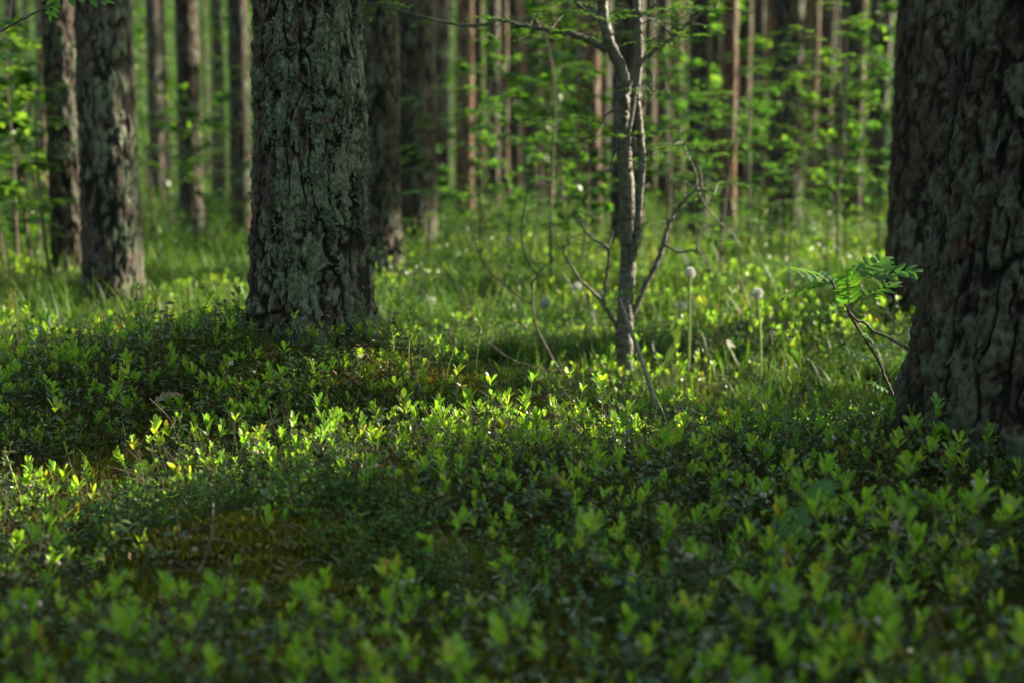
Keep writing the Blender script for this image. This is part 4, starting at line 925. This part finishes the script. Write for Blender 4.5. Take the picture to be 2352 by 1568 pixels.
G_ = [([(1634, 1870), (1634, 1600), (1636, 1385), (1648, 1225)], 3.85, .3, 'tallest upright grass stalk with a seed head in the middle of the mound group'),
      ([(1596, 1800), (1585, 1560), (1577, 1420), (1564, 1292)], 3.8, .3, 'grass stalk leaning slightly left beside the tallest one'),
      ([(1707, 1850), (1745, 1650), (1806, 1423), (1868, 1279)], 3.9, .35, 'grass stalk arching right with a dark seed head'),
      ([(1873, 1890), (1885, 1700), (1908, 1430), (1923, 1295)], 3.95, .3, 'rightmost upright grass stalk of the mound group'),
      ([(1618, 1825), (1645, 1640), (1668, 1500), (1685, 1410)], 3.75, .3, 'short leaning stalk with a seed head right of the tallest one'),
      ([(1682, 1855), (1720, 1680), (1748, 1560), (1771, 1452)], 3.75, .35, 'short grass stalk with its seed head below the arching one'),
      ([(1535, 1855), (1540, 1650), (1548, 1530), (1557, 1455)], 3.7, .3, 'low leftmost stalk of the mound group'),
      ([(2370, 1680), (2372, 1480), (2362, 1300), (2356, 1185)], 4.6, .2, 'pale blurred grass stalk in front of the rowan trunk foot'),
      ([(2628, 1880), (2618, 1780), (2602, 1700), (2586, 1650)], 3.7, .5, 'short thin stalk under the slanting slim stem'),
      ([(2860, 1900), (2800, 1830), (2720, 1750), (2632, 1703)], 3.6, .4, 'grass stalk bowing left above the sunlit crest'),
      ([(3072, 1720), (3072, 1600), (3075, 1500), (3077, 1422)], 4.0, .25, 'lone upright grass stalk between the rowan and the right trunk'),
      ([(950, 1905), (940, 1800), (935, 1720), (928, 1644)], 3.6, 0, 'upright pale grass blade below the mound on the left'),
      ([(1478, 1910), (1452, 1820), (1428, 1730), (1405, 1660)], 3.6, 0, 'leaning pale grass blade left of the stalks'),
      ([(140, 2180), (110, 2060), (60, 1920), (18, 1800)], 3.0, .2, 'blurred grass stalk at the left edge'),
      ([(432, 1400), (420, 1350), (412, 1320), (403, 1290)], 4.3, .4, 'small dark seed-headed stalk against the sunny floor at left'),
      ([(1320, 1810), (1290, 1700), (1262, 1620), (1230, 1560)], 3.75, .3, 'thin dark stalk left below the lichened trunk'),
      ([(1520, 1900), (1500, 1800), (1495, 1740), (1480, 1690)], 3.7, 0, 'short pale blade at the foot of the stalk group'),
      ([(270, 1340), (235, 1240), (205, 1150), (172, 1095)], 5.2, 0, 'tall blurred pale blade on the sunny floor at left'),
      ([(25, 1370), (15, 1290), (8, 1210), (0, 1180)], 5.0, 0, 'blurred pale blade at the left edge of the sunny floor')]
for i, (pts, d, h, lb) in enumerate(G_):
    stalk(pts, d, h, lb, 800+i, r=.0024 if h == 0 else .0016)

# ------------------------------------------------------------------ dandelion clocks
def dandelion(u, v, d, label, seed, curve=0):
    c = P(u, v, d); b = np.array([c[0]+curve, d, gz1(c[0], d)])
    e = empty('dandelion', b, label, 'flower', 'dandelion clocks on the forest floor')
    hv = c-b; mb = MB(); tube(mb, spline([(0, 0, -.01), (hv[0]*.3, 0, hv[2]*.5), tuple(hv)], 14), np.linspace(.0055, .0036, 14), 8, 0); mb.build('stem', M['stalk'], e)
    rs = np.random.RandomState(seed); n = 170; mh = MB(); dr = rv(rs, n)
    for q in range(n):
        w_ = dr[q]; t1 = np.cross(w_, [.3, .2, .9]); t1 /= np.linalg.norm(t1); t2 = np.cross(w_, t1); tip = hv+w_*(.012+.007*rs.rand())
        for k in range(6):
            a = k*math.pi/3+rs.rand(); f = math.cos(a)*t1+math.sin(a)*t2; s = np.cross(f, w_)*.0008
            e2 = tip+w_*.0045+f*.0055
            mh.add([tip-s, tip+s, e2+s, e2-s], [[0, 1, 2, 3]], 0)
        s = t1*.0003; mh.add([hv-s, hv+s, tip+s, tip-s], [[0, 1, 2, 3]], 0)
    mh.build('seed_head', M['seed'], e)
    mc = MB(); tube(mc, [hv-(0, 0, .004), hv, hv+(0, 0, .004)], [.003, .005, .002], 8, 0); mc.build('receptacle', M['twig'], e)
dandelion(1585, 627, 5.5, 'dandelion clock on a thick pale stem right of the rowan tree, the brightest one', 1)
dandelion(1740, 675, 5.3, 'round dandelion clock, the rightmost one', 2, .02)
dandelion(1252, 697, 5.6, 'dandelion clock left of the rowan tree', 3)
dandelion(1325, 660, 6.8, 'faint dandelion clock close to the left side of the rowan trunk', 4)
dandelion(1566, 704, 6.6, 'faint low dandelion clock under the brightest one', 5)
dandelion(990, 692, 6.8, 'faint dandelion clock just right of the lichened trunk', 6)
dandelion(1168, 552, 9.5, 'tiny far dandelion clock behind the bare branches', 7)

# ------------------------------------------------------------------ larger single leaves
def rosette(u, v, d, label, n, L, W, seed, el=60):
    p = G(u, v) if d is None else P(u, v, d); p = np.array([p[0], p[1], gz1(p[0], p[1])]); e = empty('dandelion_rosette', p, label, 'plant')
    rs = np.random.RandomState(seed)
    for k in range(n):
        a = rs.rand()*6.28; ee = R(el+20*rs.rand()); mb = MB()
        leaves(mb, [(0, 0, 0)], [(math.cos(a)*math.cos(ee), math.sin(a)*math.cos(ee), math.sin(ee))], [(-math.cos(a), -math.sin(a)-.4, .6)], L*(.7+.5*rs.rand()), W, 'obov', .15, .15, 0, tcol(rs, 1)); mb.build('leaf', M['far'], e)
rosette(1525, 850, None, 'upright broad green leaves right of the rowan trunk foot', 5, .17, .055, 1)
rosette(1702, 850, None, 'bright glowing broad leaf farther right on the sunny floor', 3, .13, .05, 2, 70)
rosette(1835, 850, None, 'broad upright leaf near the small rowan', 3, .10, .04, 3)
rosette(560, 720, 5.6, 'low broad leaves left of the lichened trunk', 3, .1, .04, 4)
def lobed(name, c, dirn, up, L, label, mat, cat='leaf', stem=None):
    out = [(0, .04), (.12, .10), (.16, .34), (.27, .22), (.36, .52), (.48, .28), (.60, .50), (.70, .24), (.82, .26), (.92, .12), (1, 0)]
    d = np.asarray(dirn, float); d /= np.linalg.norm(d); s = np.cross(d, up); s /= np.linalg.norm(s); n = np.cross(s, d)
    V = []
    for t, w_ in out:
        for sg in (-1, 0, 1): V.append(np.asarray(c)+d*L*(t+(abs(sg)*w_*.25))+s*sg*w_*L*.55-n*(t*t*.18*L)+n*abs(sg)*w_*L*.18)
    F = []
    for i in range(len(out)-1):
        for j in (0, 1): a = i*3+j; F.append([a, a+1, a+4, a+3])
    mb = MB(); mb.add(V, F, 0, (.4, .5, .5, 1))
    return mb
c = P(1862, 1165, 2.45); b0 = np.array([c[0]+.02, 2.47, gz1(c[0], 2.47)])
e = empty('oak_seedling', b0, 'large blurred lobed green leaf rising from the low shrubs at front right', 'seedling')
m_ = lobed('leaf', P(1860, 1160, 2.45), P(1775, 1260, 2.38)-P(1860, 1160, 2.45), (0, -.8, .6), .135, '', None); o = m_.build('leaf', M['oak'], e); o.location = -b0
m_ = lobed('leaf', P(1862, 1162, 2.45), P(1900, 1110, 2.5)-P(1862, 1162, 2.45), (0, -.5, 1), .10, '', None); o = m_.build('leaf', M['oak'], e); o.location = -b0
m_ = MB(); tube(m_, spline([b0, (b0+c)/2+(.01, 0, .01), c], 8), .0016, 5); o = m_.build('stem', M['twig'], e); o.location = -b0
for u, v, L, dx, lb, hh in [(350, 985, .075, (1, .3, .45), 'curled pale brown dead leaf caught among the shoots on the left', .05), (330, 1465, .06, (1, -.5, .1), 'dark curled dead leaf in the front left corner', .02),
                      (1500, 1470, .07, (1, .2, .2), 'brown dead leaf at the front right of centre', .03), (2050, 1330, .05, (.2, .3, .8), 'beige dead leaf standing among the front right shoots', .06),
                      (700, 1105, .04, (1, .1, .3), 'orange-brown dead leaf by the sunlit shoots', .02), (455, 1395, .06, (1, .1, .05), 'reddish dead leaf in the mossy hollow at front left', .01),
                      (720, 1195, .035, (-.5, .1, .5), 'tiny orange leaf on the sunlit patch at left', .03)]:
    p = G(u, v); p[2] = gz1(p[0], p[1])+hh
    tag(lobed('dead_leaf', p, dx, (0, -.5, 1), L, '', None).build('dead_leaf', M['deadleaf']), lb, 'leaf', 'dead leaves lying on the forest floor')

# ------------------------------------------------------------------ fallen twigs and the root
def twig(pts, label, r0, r1, mat='twig', hh=.02, seed=0, name='fallen_twig'):
    w_ = []
    for q in pts:
        p = G(q[0], q[1]); w_.append((p[0], p[1], gz1(p[0], p[1])+(q[2] if len(q) > 2 else hh)))
    mb = MB(); tube(mb, spline(w_, 24), np.linspace(r0, r1, 24), 7, 0, None, .3, seed); tag(mb.build(name, M[mat]), label, 'twig')
twig([(395, 1392, .01), (430, 1370, .02), (465, 1345, .03), (488, 1310, .05), (492, 1262, .08)], 'dark curved twig rising from the mossy hump at front left', .0028, .0018, seed=1)
twig([(0, 1540), (90, 1502), (190, 1478), (290, 1440)], 'long dark twig along the lower left corner', .0045, .003, seed=2)
twig([(408, 1518), (440, 1505), (490, 1490)], 'pale stick lying at the edge of the dark hollow', .004, .003, 'twiglight', .03, 3)
twig([(545, 1452), (558, 1432), (574, 1415)], 'short pale stick beside the dark hollow', .004, .003, 'twiglight', .03, 4)
twig([(660, 1455), (720, 1435), (800, 1425), (850, 1380)], 'grey twig right of the dark hollow', .003, .002, 'twig', .02, 5)
twig([(1310, 1500), (1330, 1450), (1340, 1410)], 'short grey twig among the front shoots', .003, .002, 'twiglight', .05, 6)
twig([(1190, 1480), (1215, 1440), (1240, 1415)], 'grey forked twig end among the front shoots left of the short one', .003, .002, 'twiglight', .05, 7)
twig([(2035, 1400, .02), (2050, 1350, .06), (2068, 1290, .10)], 'beige slanting twig among the shoots at front right', .0035, .002, 'twiglight', 0, 8)
twig([(1130, 1385), (1180, 1372), (1210, 1395), (1170, 1420)], 'thin looping twig near the bottom centre', .0018, .0012, 'twiglight', .04, 9)
twig([(720, 1092), (760, 1108), (800, 1120)], 'reddish fallen twig by the sunlit shoots', .003, .002, 'twig', .03, 10)
mb = MB(); w_ = []
for dx, dy, dz in [(.05, -.16, .03), (.10, -.25, .015), (.18, -.36, -.005), (.27, -.46, -.03)]:
    x_, y_ = XM+dx, YM+dy; w_.append((x_-XM, y_-YM, gz1(x_, y_)+dz-gz1(XM, YM)))
tube(mb, spline(w_, 30), np.linspace(.030, .012, 30), 12, 0, (.8, .5, .3, 1), .3, 3); mb.build('root', M['bark'], pm)
m_ = MB(); branch(m_, [(968, 862), (992, 838), (1015, 810), (1032, 785), (1030, 762), (1018, 757)], 4.0, .0022, .0014, 24, 6, seed=60)
tag(m_.build('crooked_twig', M['twig']), 'dark crooked twig hooking upwards on the right slope of the mound', 'twig')
print('objects', len(SC.objects))
